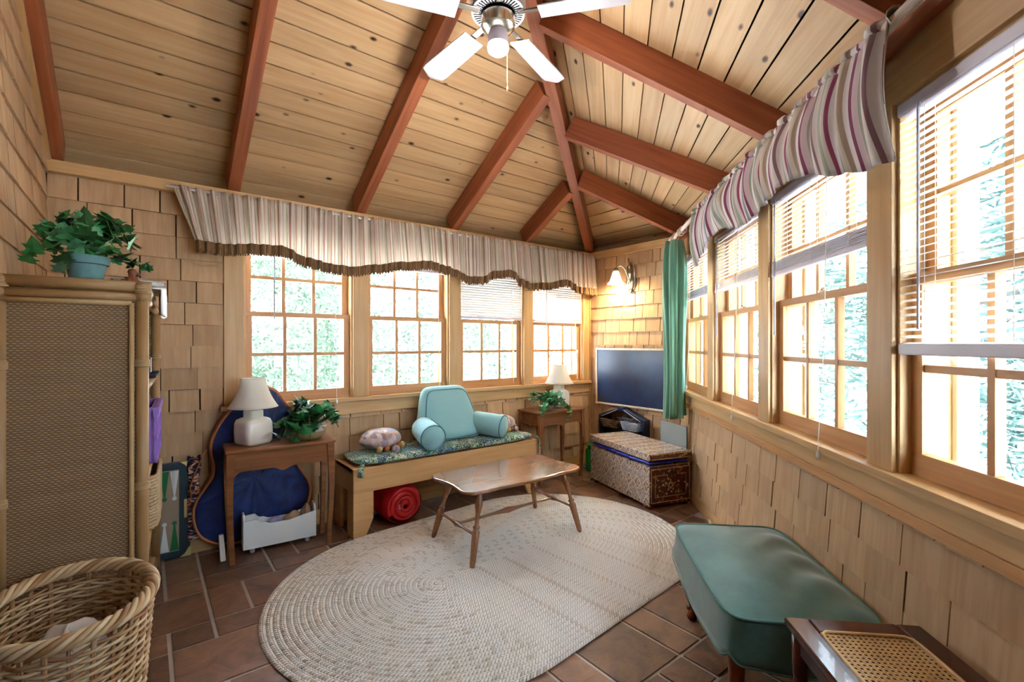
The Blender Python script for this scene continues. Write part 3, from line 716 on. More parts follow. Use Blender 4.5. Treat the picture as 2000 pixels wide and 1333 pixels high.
# ------------------------------------------------------------------ end tables
def end_table(label, loc, rz, w=.60, d=.34, H=.655):
    e = thing('end_table', label, 'table', loc, rz, 'matching end tables under the windows')
    m = MB(); m.box(-w/2, w/2, -d/2, d/2, H-.02, H); m.build('top', M['walnut'], e, False, None, .006)
    a, b = w/2-.03, d/2-.03
    # scalloped front and side aprons
    def apron(L):
        n = 40; pts = []
        for k in range(n+1):
            x = -L+2*L*k/n; s = abs(x)/L
            z = .52+.03*math.cos(min(1, s/.22)*PI)*(-.35)+(.0 if s < .82 else 0) - (.06*((s-.80)/.20)**2 if s > .80 else 0)
            pts.append((x, z))
        return pts+[(L, H-.02), (-L, H-.02)]
    for yy in (-b-.012, b-.006): MB().prism(apron(a), yy, yy+.018, 'xz').build('apron', M['walnut'], e)
    for xx in (-a-.012, a-.006): MB().prism([(p, q) for p, q in apron(b)], xx, xx+.018, 'yz').build('apron', M['walnut'], e)
    for sx in (-1, 1):
        for sy in (-1, 1):
            m = MB(); n = 10; vs = []
            for k in range(n+1):
                s = k/n; z = (H-.02)*(1-s); hw = .022-.009*min(1, s*1.3)+.002*max(0, s-.8)*5; off = .007*math.sin(s*PI*1.4)
                cx_, cy_ = sx*(a+off), sy*(b+off); vs += [(cx_-hw, cy_-hw, z), (cx_+hw, cy_-hw, z), (cx_+hw, cy_+hw, z), (cx_-hw, cy_+hw, z)]
            fs = [(i*4+j, i*4+(j+1) % 4, i*4+4+(j+1) % 4, i*4+4+j) for i in range(n) for j in range(4)]+[(0, 1, 2, 3), (4*n+3, 4*n+2, 4*n+1, 4*n)]
            m.add(vs, fs); m.build('leg', M['walnut'], e, False, None, .003)
    return e
end_table('brown end table with the large lamp and the leafy basket plant', (-3.092, -.262, 0), math.radians(-4), .60, .265, .66)
end_table('brown end table in the far corner beside the bench', (-.735, -.20, 0), 0, .58, .32)

# ------------------------------------------------------------------ lamps
M['ceramic'] = plain('white_ceramic', 'efe9dd', .18, coat=.4)
t = NT('lamp_shade_linen'); t.fin(lin('f1ece2'), .8, .1); tl = t.new('ShaderNodeBsdfTranslucent'); tl.inputs[0].default_value = lin('f3ece0'); mx = t.new('ShaderNodeMixShader'); mx.inputs[0].default_value = .35
t.link(t.b.outputs[0], mx.inputs[1]); t.link(tl.outputs[0], mx.inputs[2]); t.link(mx.outputs[0], t.out.inputs[0]); M['linen'] = t.m
def lamp(label, loc, rz, s=1.0):
    L = thing('table_lamp', label, 'lamp', loc, rz, 'white ceramic table lamps')
    R = Matrix.Scale(s, 4)
    m = MB(); m.lathe([(.068, 0), (.082, .005), (.09, .02), (.093, .08), (.091, .135), (.082, .16), (.06, .172), (.048, .175), (.048, .215), (.042, .22), (0, .22)], 48, pw=5); m.build('base', M['ceramic'], L, True, R)
    m = MB(); m.tube([(0, 0, .21), (0, 0, .26)], .008, 10); m.lathe([(.012, .235), (.016, .24), (.016, .26), (.01, .265)], 12); m.build('stem', M['brass'], L, True, R)
    def shd(u, w):
        a = 2*PI*u; q = 1-.018*abs(math.sin(4*a))**.5*0+ .012*abs(math.cos(4*a)); r = .073+(.143-.073)*(w**1.75); return (r*q*math.cos(a), r*q*math.sin(a), .425-.185*w)
    m = MB(); m.grid(shd, 64, 12, wrapu=True); sh = m.build('shade', M['linen'], L, True, R, solid=.002)
    m = MB()
    for w in (0, 1): m.tube([Vector(shd(k/48, w)) for k in range(48)], .0028, 6, closed=True)
    for k in range(8): m.tube([Vector(shd(k/8, j/8))*1.003 for j in range(9)], .0012, 5)
    m.build('shade_trim', M['linen'], L, True, R)
    return L
lamp('white ceramic table lamp with bell shade on the left end table', (-3.235, -.225, .66), math.radians(25), .93)
lamp('white ceramic table lamp with bell shade in the far corner', (-.60, -.155, .655), math.radians(20), .95)

# ------------------------------------------------------------------ ivy plants
def leaf_mesh(mat, s=1.0):
    pts = [(0, 0), (.25, -.10), (.52, -.04), (.40, .18), (.66, .42), (.36, .46), (.22, .70), (0, 1.0)]
    pts = pts+[(-x, y) for x, y in pts[-2:0:-1]]
    vs = [(x*s, (y-.1)*s, (.16*abs(x)-.22*(y-.4)**2)*s) for x, y in pts]+[(0, .25*s, -.03*s)]
    n = len(pts); m = MB(); m.add(vs, [(i, (i+1) % n, n) for i in range(n)])
    return m.mesh('leaf', mat, False, False)
M['ivy1'] = plain('ivy_green', '3d9450', .42, c2='24683a', scale=30, rnd=.35)
M['ivy2'] = plain('ivy_pale', '6fae7c', .42, c2='2f7a4c', scale=35, rnd=.3)
M['ivy3'] = plain('ivy_dark', '2c5a2e', .45, c2='1c3c20', scale=30, rnd=.35)
M['stem'] = plain('ivy_stem', '5a6a34', .6)
LM = {k: leaf_mesh(M[k], .05) for k in ('ivy1', 'ivy2', 'ivy3')}
def ivy(p, sprigs, mats, size=1.0, seed=1):
    rnd = random.Random(seed)
    for pts in sprigs:
        m = MB(); m.tube(pts, .0022*size, 5); m.build('stem', M['stem'], p, True)
        P = [Vector(q) for q in pts]; n = len(P)-1; cnt = max(4, int(sum((P[i+1]-P[i]).length for i in range(n))/(.021*size)))
        for k in range(cnt):
            s = (k+.6)/cnt*n; i = min(int(s), n-1); q = P[i]+(P[i+1]-P[i])*(s-i)
            sc_ = size*rnd.uniform(.75, 1.35); off = Vector((rnd.uniform(-1, 1), rnd.uniform(-1, 1), rnd.uniform(-.3, 1)))*.022*size
            Rm = T(*(q+off)) @ RZ(rnd.uniform(0, 2*PI)) @ RX(rnd.uniform(-.2, 1.3)) @ RY(rnd.uniform(-.6, .6)) @ Matrix.Scale(sc_, 4)
            obj('leaf', LM[rnd.choice(mats)], p, Rm)
def arcs(rnd, n, c, r, up_, drop, ang=None):
    out = []
    for k in range(n):
        a = rnd.uniform(0, 2*PI) if ang is None else rnd.uniform(*ang); R = r*rnd.uniform(.5, 1.15); U = up_*rnd.uniform(.4, 1.2); D = drop*rnd.uniform(0, 1)
        out.append([(c[0]+R*s*math.cos(a), c[1]+R*s*math.sin(a), c[2]+U*math.sin(s*PI*.8)-D*s*s) for s in (0, .25, .5, .75, 1)])
    return out
rnd = random.Random(3)
M['wicker'] = plain('dark_wicker', '6b5138', .7, c2='9b8058', scale=60, bump=.6)
p = thing('ivy_plant', 'leafy artificial ivy in a low basket on the left end table', 'plant', (-2.935, -.285, .66))
m = MB(); m.lathe([(.07, 0), (.10, .03), (.105, .055), (.095, .055), (.06, .02)], 24); m.build('basket', M['wicker'], p, True)
ivy(p, arcs(rnd, 19, (0, 0, .04), .19, .16, .11), ['ivy3', 'ivy3', 'ivy1'], 1.25, 5)
m = MB(); 
for k in range(26):
    a = rnd.uniform(0, 2*PI); r = rnd.uniform(.03, .09); m.tube([(.06, 0, .05), (.06+r*.5*math.cos(a), r*.5*math.sin(a), .13), (.06+r*math.cos(a), r*math.sin(a), .17+rnd.uniform(-.03, .03))], .0014, 4)
m.build('white_sprigs', M['white'], p)
p = thing('ivy_plant', 'pale green ivy trailing over the far corner end table', 'plant', (-.86, -.255, .655))
m = MB(); m.lathe([(.05, 0), (.07, .03), (.072, .05), (.06, .05)], 20); m.build('basket', M['wicker'], p, True)
ivy(p, arcs(rnd, 13, (0, 0, .04), .17, .10, .08)+[[(.08, -.05, .05), (.14, -.11, .05), (.16, -.13, 0), (.17, -.13, -.09)], [(-.05, -.05, .05), (-.12, -.11, .04), (-.16, -.13, -.03)]], ['ivy2', 'ivy2', 'ivy1'], .95, 6)
# ------------------------------------------------------------------ bench, cushion, pillows
be = thing('window_bench', 'long light pine bench under the back windows', 'bench', (-1.908, -.23, 0))
w2, d2, Hb = .785, .19, .448
m = MB(); m.box(-w2, w2, -d2+.03, d2-.02, Hb-.025, Hb-.004); m.build('seat', M['benchw'], be)
m = MB(); m.box(-w2, w2, -d2, -d2+.03, Hb-.16, Hb); m.build('front_apron', M['benchw'], be, False, None, .003)
m = MB(); m.box(-w2, w2, d2-.03, d2, Hb-.16, Hb); m.build('back_apron', M['benchw'], be, False, None, .003)
for s in (-1, 1):
    x = s*(w2-.014); m = MB(); m.box(x-.014, x+.014, -d2+.03, d2-.03, Hb-.16, Hb); m.build('end_apron', M['benchw'], be, False, None, .003)
    for yy in (-d2+.002, d2-.032):
        x0 = -w2 if s < 0 else w2; q = -s
        MB().prism([(x0, 0), (x0+q*.085, 0), (x0+q*.135, .11), (x0+q*.135, Hb-.16), (x0, Hb-.16)], yy+.0, yy+.03, 'xz').build('leg', M['benchw'], be, False, None, .003)
        xx = x0-.0; y_in = yy+.03 if yy < 0 else yy
    m = MB(); xa = x0 if s < 0 else x0-.025; 
    for yy in ((-d2+.03, -d2+.12), (d2-.12, d2-.03)): m.box(xa, xa+.025, yy[0], yy[1], 0, Hb-.16)
    m.build('leg_return', M['benchw'], be, False, None, .002)
t = NT('leaf_print_fabric'); v = t.coords('Object', (1, 1, 1)); vo = t.new('ShaderNodeTexVoronoi'); vo.inputs['Scale'].default_value = 11; vo.inputs['Randomness'].default_value = 1; dn = t.new('ShaderNodeVectorMath', operation='ADD')
nz = t.new('ShaderNodeTexNoise'); nz.inputs['Scale'].default_value = 9; t.link(v, nz.inputs['Vector']); sv = t.new('ShaderNodeVectorMath', operation='SCALE'); sv.inputs['Scale'].default_value = .25; t.link(nz.outputs['Color'], sv.inputs[0]); t.link(v, dn.inputs[0]); t.link(sv.outputs[0], dn.inputs[1]); t.link(dn.outputs[0], vo.inputs['Vector'])
sepc = t.new('ShaderNodeSeparateColor'); t.link(vo.outputs['Color'], sepc.inputs[0])
pal = t.ramp(sepc.outputs[0], [(0, lin('1f5a55')), (.2, lin('3d7f78')), (.38, lin('c9c79e')), (.5, lin('4f8a5a')), (.64, lin('2b5f86')), (.78, lin('8fb09a')), (.9, lin('183c3a'))], 'CONSTANT')
vein = t.noise(v, 60, 2, .5, 2.5); pal = t.mix(t.math('GREATER_THAN', vein, .56), pal, lin('1c3a3c')); pal2 = t.mix(t.math('LESS_THAN', vein, .42), pal, lin('d2d4b8'))
M['print'] = t.fin(pal2, .85, .15, 0, .2)
cu = thing('bench_cushion', 'blue-green leaf-print cushion lying on the bench', 'cushion', (-1.89, -.23, .448))
def soft(hx, hy, hz, px=6):
    def f(u, v):
        a = 2*PI*u; b = PI*(v-.5); ca, sa = math.cos(a), math.sin(a); q = 1/((abs(ca)**px+abs(sa)**px)**(1/px)); cb_ = math.cos(b); cbv = abs(cb_)**.35
        x, y = hx*ca*q*cbv, hy*sa*q*cbv; z = hz*math.copysign(abs(math.sin(b))**.8, math.sin(b))
        return (x, y, z+hz+.006*math.sin(x*17)*math.sin(y*13+x*5)*(1 if b > 0 else 0))
    return f
m = MB(); m.grid(soft(.775, .195, .03), 96, 16, wrapu=True); m.build('pad', M['print'], cu, True)
def tie(x, y, dx, dy, L):
    m = MB(); pts = [(x, y, .028), (x+dx*.5, y+dy, .02), (x+dx, y+dy*1.3, -.02), (x+dx, y+dy*1.3, -L)]
    m.tube(pts, [.012, .016, .018, .022], 8, sq=.35); m.build('tie', M['print'], cu, True)
tie(-.745, -.19, -.02, -.02, .05); tie(.765, -.185, .02, -.02, .14)

# reading pillow with arms
M['aqua'] = plain('aqua_cotton', '8fc0c6', .8, c2='83b4bc', scale=120, bump=.15, sheen=.3)
M['aquap'] = plain('teal_piping', '3f7f88', .7)
bp_ = thing('backrest_pillow', 'aqua blue reading pillow with two stuffed arms on the bench', 'pillow', (-1.85, -.16, .505), math.radians(2))
def backp(u, v):
    a = 2*PI*u; b = PI*(v-.5); px = 7; ca, sa = math.cos(a), math.sin(a); q = 1/((abs(ca)**px+abs(sa)**px)**(1/px)); cb_ = abs(math.cos(b))**.42
    z = .21*sa*q*cb_; x = (.255-.058*(z/.21))*ca*q*cb_; y = -.085*math.sin(b)*(1-.25*(z/.21))
    y += .02*(z/.21); return (x, y+.0+.06*(z/.21)*.6, z+.21)
m = MB(); m.grid(backp, 72, 20, wrapu=True); m.build('back', M['aqua'], bp_, True)
m = MB(); pts = [Vector(backp(k/72, .74)) for k in range(72)]; m.tube(pts, .0045, 6, closed=True); m.build('piping', M['aquap'], bp_, True)
for s in (-1, 1):
    m = MB(); ax0 = Vector((s*.235, -.02, .115)); ax1 = Vector((s*(.30 if s < 0 else .37), -.30 if s < 0 else -.27, .088)); d = (ax1-ax0).normalized(); X = d.cross(Vector((0, 0, 1))).normalized(); Y = X.cross(d)
    L = (ax1-ax0).length
    m.lathe([(0, -.03), (.07, -.02), (.09, .03), (.092, L*.5), (.092, L-.015), (.086, L), (.06, L+.014), (0, L+.022)], 28); F = frame(ax0, X, Y, d); ar = m.build('arm', M['aqua'], bp_, True, F)
    m = MB(); 
    for zz, rr in ((L-.004, .0905),): m.tube([(rr*math.cos(2*PI*k/28), rr*math.sin(2*PI*k/28), zz) for k in range(28)], .0042, 6, closed=True)
    if s < 0: m.tube([(.094*math.cos(2.2), .094*math.sin(2.2), zz) for zz in (.03, L*.5, L)], .0035, 6)
    m.build('piping', M['aquap'], ar, True)
# turtle-like throw pillows
t = NT('patchwork_satin'); vo = t.new('ShaderNodeTexVoronoi'); vo.inputs['Scale'].default_value = 34; t.link(t.coords('Object'), vo.inputs['Vector']); sepc = t.new('ShaderNodeSeparateColor'); t.link(vo.outputs['Color'], sepc.inputs[0])
M['satin'] = t.fin(t.ramp(sepc.outputs[1], [(0, lin('9a7f80')), (.3, lin('cdbcc2')), (.55, lin('7f5f66')), (.75, lin('c0a890')), (.9, lin('7c7ea0'))]), .45, .4, 0, .3)
M['orange'] = plain('rust_satin', 'b5672a', .5); M['gold'] = plain('gold_satin', 'd0b070', .5)
def turtle(label, loc, rz, s=1):
    q = thing('throw_pillow', label, 'pillow', loc, rz, 'round turtle-shaped pillows'); R = Matrix.Scale(s, 4)
    m = MB(); 
    def f(u, v):
        a = 2*PI*u; b = PI*(v-.5); r = abs(math.cos(b))**.7; z = math.sin(b); rp = 1+.02*math.sin(a*22)*max(0, 1-abs(z)*1.2)
        return (.155*r*math.cos(a)*rp, .12*r*math.sin(a)*rp, .085+(.08 if z > 0 else .05)*z)
    m.grid(f, 66, 16, wrapu=True); m.build('body', M['satin'], q, True, R)
    for x, mt in ((-.02, 'orange'), (.085, 'orange'), (-.075, 'gold'), (.125, 'gold')):
        m = MB(); m.lathe([(0, -.03), (.016, -.024), (.02, 0), (.016, .02), (0, .026)], 12); m.build('foot', M[mt], q, True, R @ T(x, -.10+abs(x)*.15, .04) @ RX(.75))
    m = MB(); m.lathe([(0, -.03), (.024, -.02), (.03, 0), (.024, .018), (0, .028)], 14); m.build('head', M['satin'], q, True, R @ T(.035, -.125, .03))
turtle('small round satin pillow with rust patches at the near end of the bench', (-2.43, -.225, .495), .25)
turtle('small round satin pillow tucked behind the backrest at the far bench end', (-1.30, -.17, .495), .6, .9)
# rolled sleeping bag
M['red'] = plain('red_nylon', 'c4121a', .5, c2='9c0c12', scale=14, bump=.4)
sb = thing('sleeping_bag', 'rolled red sleeping bag stuffed under the bench', 'sleeping bag', (-2.33, -.40, 0))
m = MB(); R0 = .142
def roll(u, v):
    a = 2*PI*u; y = .34*v; r = R0*(1+.02*math.sin(a*7+v*9)+.015*math.sin(a*3)); r *= 1-.12*abs(2*v-1)**6
    return (r*math.cos(a)*1.04, y, r*math.sin(a)*.98+R0*.99)
m.grid(roll, 60, 14, wrapu=True); m.build('roll', M['red'], sb, True)
m = MB(); sp_ = []
for k in range(150):
    a = k/150*2*PI*3.6; r = .014+(R0*.84-.014)*k/150; sp_.append((r*math.cos(a), .003-.012*(1-k/150)+.0, r*math.sin(a)+R0*.99))
m.tube(sp_, [.012+.010*math.sin(k*.11)**2 for k in range(150)], 8); m.build('coiled_end', M['red'], sb, True)
m = MB(); m.box(-.045, -.015, -.018, -.008, R0*.99-.02, R0*.99+.015); m.build('care_tag', M['white'], sb, False, None, .004)
# ------------------------------------------------------------------ guitar gig bag leaning on the back wall
t = NT('navy_nylon'); n = t.noise(t.coords('Object', (1, 1, 1)), 9, 4, .6, .8); t.bump(n, .5, .012); M['navy'] = t.fin(t.ramp(n, [(.35, lin('0c1c48')), (.7, lin('1c3a7c'))]), .5, .4, 0, .3)
M['tanp'] = plain('tan_piping', 'b06a3c', .6)
gb = thing('guitar_bag', 'navy guitar gig bag with tan piping behind the left end table', 'guitar bag', (-3.21, -.062, .03))
half = [(.0, 0.0), (.16, .006), (.255, .055), (.305, .12), (.328, .22), (.315, .30), (.275, .37), (.242, .43), (.238, .50), (.255, .58), (.252, .65), (.215, .75), (.145, .85), (.09, .925), (.03, .96), (0, .965)]
def crv(pts, n=6):
    out = []
    for i in range(len(pts)-1):
        p0 = pts[max(i-1, 0)]; p1 = pts[i]; p2 = pts[i+1]; p3 = pts[min(i+2, len(pts)-1)]
        for k in range(n):
            s = k/n; out.append(tuple(.5*((2*p1[j])+(-p0[j]+p2[j])*s+(2*p0[j]-5*p1[j]+4*p2[j]-p3[j])*s*s+(-p0[j]+3*p1[j]-3*p2[j]+p3[j])*s**3) for j in (0, 1)))
    return out+[pts[-1]]
hc = crv(half); hc = [(max(0, x), z) for x, z in hc]
tiltx = lambda z: .045*z
ring = [(-x, z) for x, z in hc]+[(x, z) for x, z in hc[::-1]]
cx0, cz0 = 0, .42
m = MB()
def bag(u, v):
    k = u*(len(ring)); i = int(k) % len(ring); x, z = ring[i]; b = PI*(v-.5); s = abs(math.cos(b))**.28
    zc = .40 if z < .9 else .40
    return (x*s+tiltx(z), -.036*math.sin(b)*(1+.1*math.sin(x*30)), zc+(z-zc)*s)
m.grid(bag, len(ring), 14, wrapu=True); LEAN = RX(-.0); m.build('body', M['navy'], gb, True, T(0, .0, 0))
m = MB(); m.tube([(x+tiltx(z), -.026, z) for x, z in ring], .008, 8, closed=True); m.build('front_piping', M['tanp'], gb, True)
m = MB(); m.tube([(x*.995+tiltx(z), .022, z) for x, z in ring], .007, 8, closed=True); m.build('back_piping', M['tanp'], gb, True)
m = MB(); m.tube([(-.25, -.02, .60), (-.30, -.035, .50), (-.335, -.04, .40), (-.33, -.03, .33)], .010, 6, sq=.4); m.build('strap', M['tanp'], gb, True)
# patterned cloth stuffed beside it
t = NT('patterned_cloth'); n = t.noise(t.coords('Object', (1, 1, 3)), 11, 3, .5, 2); M['pcloth'] = t.fin(t.ramp(n, [(0, lin('151b38')), (.46, lin('2a2f52')), (.5, lin('c0703f')), (.56, lin('d9b79a')), (.62, lin('9fa0c0'))], 'CONSTANT'), .85)
pc = thing('folded_cloth', 'orange and navy patterned cloth wedged between game case and guitar bag', 'cloth', (-3.522, -.05, .285))
m = MB(); m.grid(lambda u, v: (.032*math.cos(2*PI*u)*(1+.2*math.sin(v*9)), .028*math.sin(2*PI*u), .30*v+.012*math.sin(u*20)), 24, 10, wrapu=True); m.build('folds', M['pcloth'], pc, True)
m = MB(); m.box(-.03, .03, -.02, .025, -.19, .0); m.build('hanging_tail', M['pcloth'], pc, False, None, .008)
M['whitebar'] = M['paint']
m = MB(); m.hexa([(-.014, -.02, 0), (.014, -.02, 0), (-.014, .02, 0), (.014, .02, 0), (-.012, .075, .12), (.014, .075, .12), (-.012, .10, .12), (.014, .10, .12)])
o = m.build('stand_leg', M['paint'], None, False, T(-3.395, -.235, 0), .003); tag(o, 'white painted stand leg poking out below the guitar bag', 'stand')
# ------------------------------------------------------------------ backgammon case
bc = thing('backgammon_case', 'open green backgammon case standing against the shingled wall', 'game case', (-3.70, -.036, .012))
M['dgreen'] = plain('dark_green_leatherette', '10283a', .5, c2='0e2f34'); M['felt'] = plain('tan_felt', '9a8570', .9); M['ptw'] = plain('white_felt', 'd6d8d6', .9); M['ptg'] = plain('green_felt', '1f6a3c', .9)
m = MB(); m.box(-.16, .16, -.02, .02, 0, .555); m.build('case_half', M['dgreen'], bc, False, None, .006)
m = MB(); m.box(-.13, .105, -.0225, -.019, .04, .515); m.build('felt_field', M['felt'], bc)
for i in range(5):
    x = -.105+i*.047
    for top in (0, 1):
        z0, z1 = (.045, .205) if not top else (.51, .35); mt = 'ptg' if (i+top) % 2 == 0 else 'ptw'
        m = MB(); sgn = 1 if not top else -1
        pts = [(x-.021, z0), (x+.021, z0), (x+.004, z1-sgn*.012)]+[(x+.0115*math.cos(a), z1+.0115*math.sin(a)*1) for a in [(-PI/2+.35+k*(2*PI-.7)/12)*1 if not top else (PI/2+.35+k*(2*PI-.7)/12) for k in range(13)]]+[(x-.004, z1-sgn*.012)]
        if top: pts = [(x-.021, z0), (x-.004, z1+.012)]+[(x+.0115*math.cos(a), z1+.0115*math.sin(a)) for a in [PI/2+.35+k*(2*PI-.7)/12 for k in range(13)]]+[(x+.004, z1+.012), (x+.021, z0)]
        m.prism(pts, -.0245, -.022, 'xz'); m.build('point', M[mt], bc)
for sx, sz in ((1, 0), (1, 1)):
    z = 0 if not sz else .555; q = 1 if not sz else -1
    MB().prism([(.163, z-q*.003), (.163, z+q*.055), (.150, z+q*.045), (.135, z+q*.018), (.11, z-q*.003)], -.0235, .0235, 'xz').build('brass_corner', M['brass'], bc)
m = MB(); m.box(.128, .145, -.0245, -.02, .225, .335); m.build('latch_plate', M['brass'], bc, False, None, .002)
# ------------------------------------------------------------------ white crate on casters
cr = thing('toy_crate', 'white wooden crate on casters under the left end table', 'crate', (-3.085, -.205, 0), math.radians(-4.5))
w, d = .205, .062
fp = [(-w, .03), (w, .03), (w, .195), (.05, .165), (-.06, .165), (-.085, .178), (-.11, .18), (-.135, .205), (-w, .20)]
for y0, y1, nm in ((-d, -d+.012, 'front_board'), (d-.012, d, 'back_board')): MB().prism(fp, y0, y1, 'xz').build(nm, M['paint'], cr, False, None, .003)
for s in (-1, 1):
    x = s*(w-.006); MB().prism([(-d+.012, .03), (d-.012, .03), (d-.012, .20), (.03, .235), (-.03, .235), (-d+.012, .20)], x-.006, x+.006, 'yz').build('end_board', M['paint'], cr, False, None, .003)
MB().box(-w+.01, w-.01, -d+.01, d-.01, .03, .042).build('base', M['paint'], cr)
for sx in (-1, 1):
    for sy in (-1, 1):
        m = MB(); m.lathe([(0, -.008), (.014, -.008), (.015, 0), (.014, .008), (0, .008)], 14); m.build('caster', M['rail'], cr, True, T(sx*.155, sy*.04, .015) @ RX(PI/2))
M['lilac'] = plain('lilac_stripe', 'b0a8cc', .8, c2='4a5a7c', scale=25); M['tan2'] = plain('tan_plush', 'b08f60', .9, c2='9a7a70', scale=30, bump=.4)
for nm, lb, loc, r, mt in (('baby_sock', 'lilac striped sock at the left of the white crate', (-3.115, -.215, .15), (.06, .028, .03), 'lilac'), ('plush_toy', 'tan plush toy in the middle of the white crate', (-3.01, -.205, .155), (.05, .03, .035), 'tan2'), ('glass_jar', 'brownish glass jar at the end of the white crate', (-2.925, -.200, .165), (.03, .03, .055), 'tan2')):
    q = thing(nm, lb, nm.split('_')[-1], loc, .3)
    m = MB(); m.grid(lambda u, v: (r[0]*math.cos(2*PI*u)*abs(math.cos(PI*(v-.5)))**.6*(1+.12*math.sin(u*19)), r[1]*math.sin(2*PI*u)*abs(math.cos(PI*(v-.5)))**.6, r[2]*math.sin(PI*(v-.5))*(1+.15*math.sin(u*12))), 28, 12, wrapu=True); m.build('body', M[mt], q, True)
    m = MB(); m.box(-r[0]*.3, r[0]*.3, -r[1]*.8, r[1]*.8, -.103, -r[2]*.7); m.build('underside', M[mt], q, True, None, .01)

# ------------------------------------------------------------------ rattan shelf with things on it
M['rattan'] = plain('rattan_pole', 'a9855a', .42, c2='8f6a40', scale=9, spec=.5)
M['rattan2'] = plain('rattan_cane', 'c2a273', .5, c2='a8865a', scale=20)
t = NT('woven_cane_panel'); uv = t.coords('Object', (1, 1, 1)); spx = t.new('ShaderNodeSeparateXYZ'); t.link(uv, spx.inputs[0])
wz = t.math('MULTIPLY', spx.outputs[2], 400.0); wx = t.math('MULTIPLY', spx.outputs[0], 380.0)
hz = t.math('ABSOLUTE', t.math('SINE', wz)); par = t.math('SINE', t.math('ADD', wx, t.math('MULTIPLY', t.math('FLOOR', t.math('DIVIDE', wz, PI)), PI)))
hgt = t.math('MULTIPLY', hz, t.math('ADD', t.math('MULTIPLY', par, .35), .65))
nn = t.noise(t.coords('Object', (2, 2, 90)), 1, 4); nb = t.noise(t.coords('Object', (60, 2, 2)), 1, 2)
col = t.mix(t.math('ADD', t.math('MULTIPLY', nn, .7), t.math('MULTIPLY', nb, .3)), lin('8a6a4c'), lin('c4a880')); col = t.mix(hgt, lin('6a4e38'), col); t.bump(hgt, .7, .003); M['cane'] = t.fin(col, .6, .3)
SHP = (-3.955, -.955, 0); ang = math.atan2(.083, .09*0+.83)   # front plane swings 6 deg
sf = thing('rattan_shelf', 'tall rattan shelf with woven side panel at the left wall', 'shelf', (-3.762, -1.185, 0), math.radians(-3.2))
# local frame: X = toward the room (front at x=0), Y = along the wall away from the camera
SD, SW, SHt = .372, .99, 1.50
for x in (-SD, 0):
    for y in (0, SW):
        m = MB(); m.tube([(x, y, 0), (x, y, SHt-.03)], .0205, 12); pst = m.build('post', M['rattan'], sf, True)
        for z in (.30, .72, 1.18, 1.455):
            m = MB(); m.tube([(x+.0225*math.cos(2*PI*j/14), y+.0225*math.sin(2*PI*j/14), z+j/14*.006) for j in range(14*5)], .0032, 5); m.build('binding', M['rattan2'], pst, True)
for (a, b) in (((-SD-.02, 0), (.028, 0)), ((0, -.02), (0, SW+.02)), ((-SD, -.02), (-SD, SW+.02)), ((-SD-.02, SW), (.02, SW))):
    for z, r in ((SHt-.018, .0195), (SHt-.058, .0165)):
        m = MB(); m.tube([(a[0], a[1], z), (b[0], b[1], z)], r, 12); m.build('rail', M['rattan'], sf, True)
for z in (.10,):
    m = MB(); m.tube([(-SD, 0, z), (0, 0, z)], .015, 10); m.build('rail', M['rattan'], sf, True)
m = MB(); m.box(-SD+.01, -.012, -.006, .004, .09, SHt-.075); m.build('woven_panel', M['cane'], sf)
m = MB(); m.box(-SD+.01, -.012, SW-.006, SW+.004, .09, SHt-.075); m.build('woven_panel', M['cane'], sf)
m = MB(); m.box(-SD-.012, -SD-.004, .01, SW-.01, .09, SHt-.075); m.build('back_panel', M['cane'], sf)
for a, b in (((-.03, -.012, .10), (-.03, -.012, SHt-.082)), ((-SD, -.012, SHt-.082), (-.03, -.012, SHt-.082))):
    m = MB(); m.tube([a, b], .0085, 8); m.build('panel_bead', M['rattan2'], sf, True)
for z in (.10, .44, .735, 1.10, SHt-.012):
    m = MB(); m.box(-SD, 0, .0, SW, z-.01, z+.004); m.build('shelf_board', M['rattan2'], sf)
    if z < 1.4: m = MB(); m.tube([(0, 0, z-.012), (0, SW, z-.012)], .013, 8); m.build('shelf_rail', M['rattan'], sf, True)
SFM = T(-3.762, -1.185, 0) @ RZ(math.radians(-3.2))
def onshelf(x, y, z): return SFM @ Vector((x, y, z))
# purple crate
M['purple'] = plain('purple_plastic', '9a74c8', .4)
pc = thing('purple_crate', 'purple plastic crate on the rattan shelf', 'crate', onshelf(-.13, .58, .74), math.radians(-3.2))
m = MB(); a, b, h = .15, .22, .245
m.box(-a, a, -b, b, 0, .01)
m.build('floor_panel', M['purple'], pc)
for nm, bx_ in (('side', (a-.01, a, -b, b, 0, h)), ('side', (-a, -a+.01, -b, b, 0, h)), ('side', (-a, a, -b, -b+.01, 0, h)), ('side', (-a, a, b-.01, b, 0, h))): MB().box(*bx_).build(nm, M['purple'], pc)
m = MB()
for y in (-b, -.11, 0, .11, b-.014): m.box(a, a+.012, y, y+.014, 0, h)
for z in (0, .10, h-.06): m.box(a, a+.012, -b, b, z, z+.014)
m.box(a-.004, a+.018, -b-.006, b+.006, h-.03, h); m.build('rim_and_ribs', M['purple'], pc)
# wrapped basket
M['seag'] = plain('seagrass_rope', 'cbb896', .8, c2='8a6a48', scale=70, bump=.5)
sbk = thing('seagrass_basket', 'seagrass rope basket on the shelf below the purple crate', 'basket', onshelf(-.12, .58, .445), math.radians(-3.2))
for k in range(16):
    z = .01+k*.0145
    m = MB(); m.tube([(.15*ca*q, .22*sa*q, z+.002*math.sin(j*2.1+k)) for j in range(44) for ca, sa in ((math.cos(2*PI*j/44), math.sin(2*PI*j/44)),) for q in (1/((abs(ca)**8+abs(sa)**8)**.125),)], .0085, 6, closed=True); m.build('rope_coil', M['seag'], sbk, True)
MB().box(-.14, .14, -.21, .21, 0, .01).build('base', M['seag'], sbk)
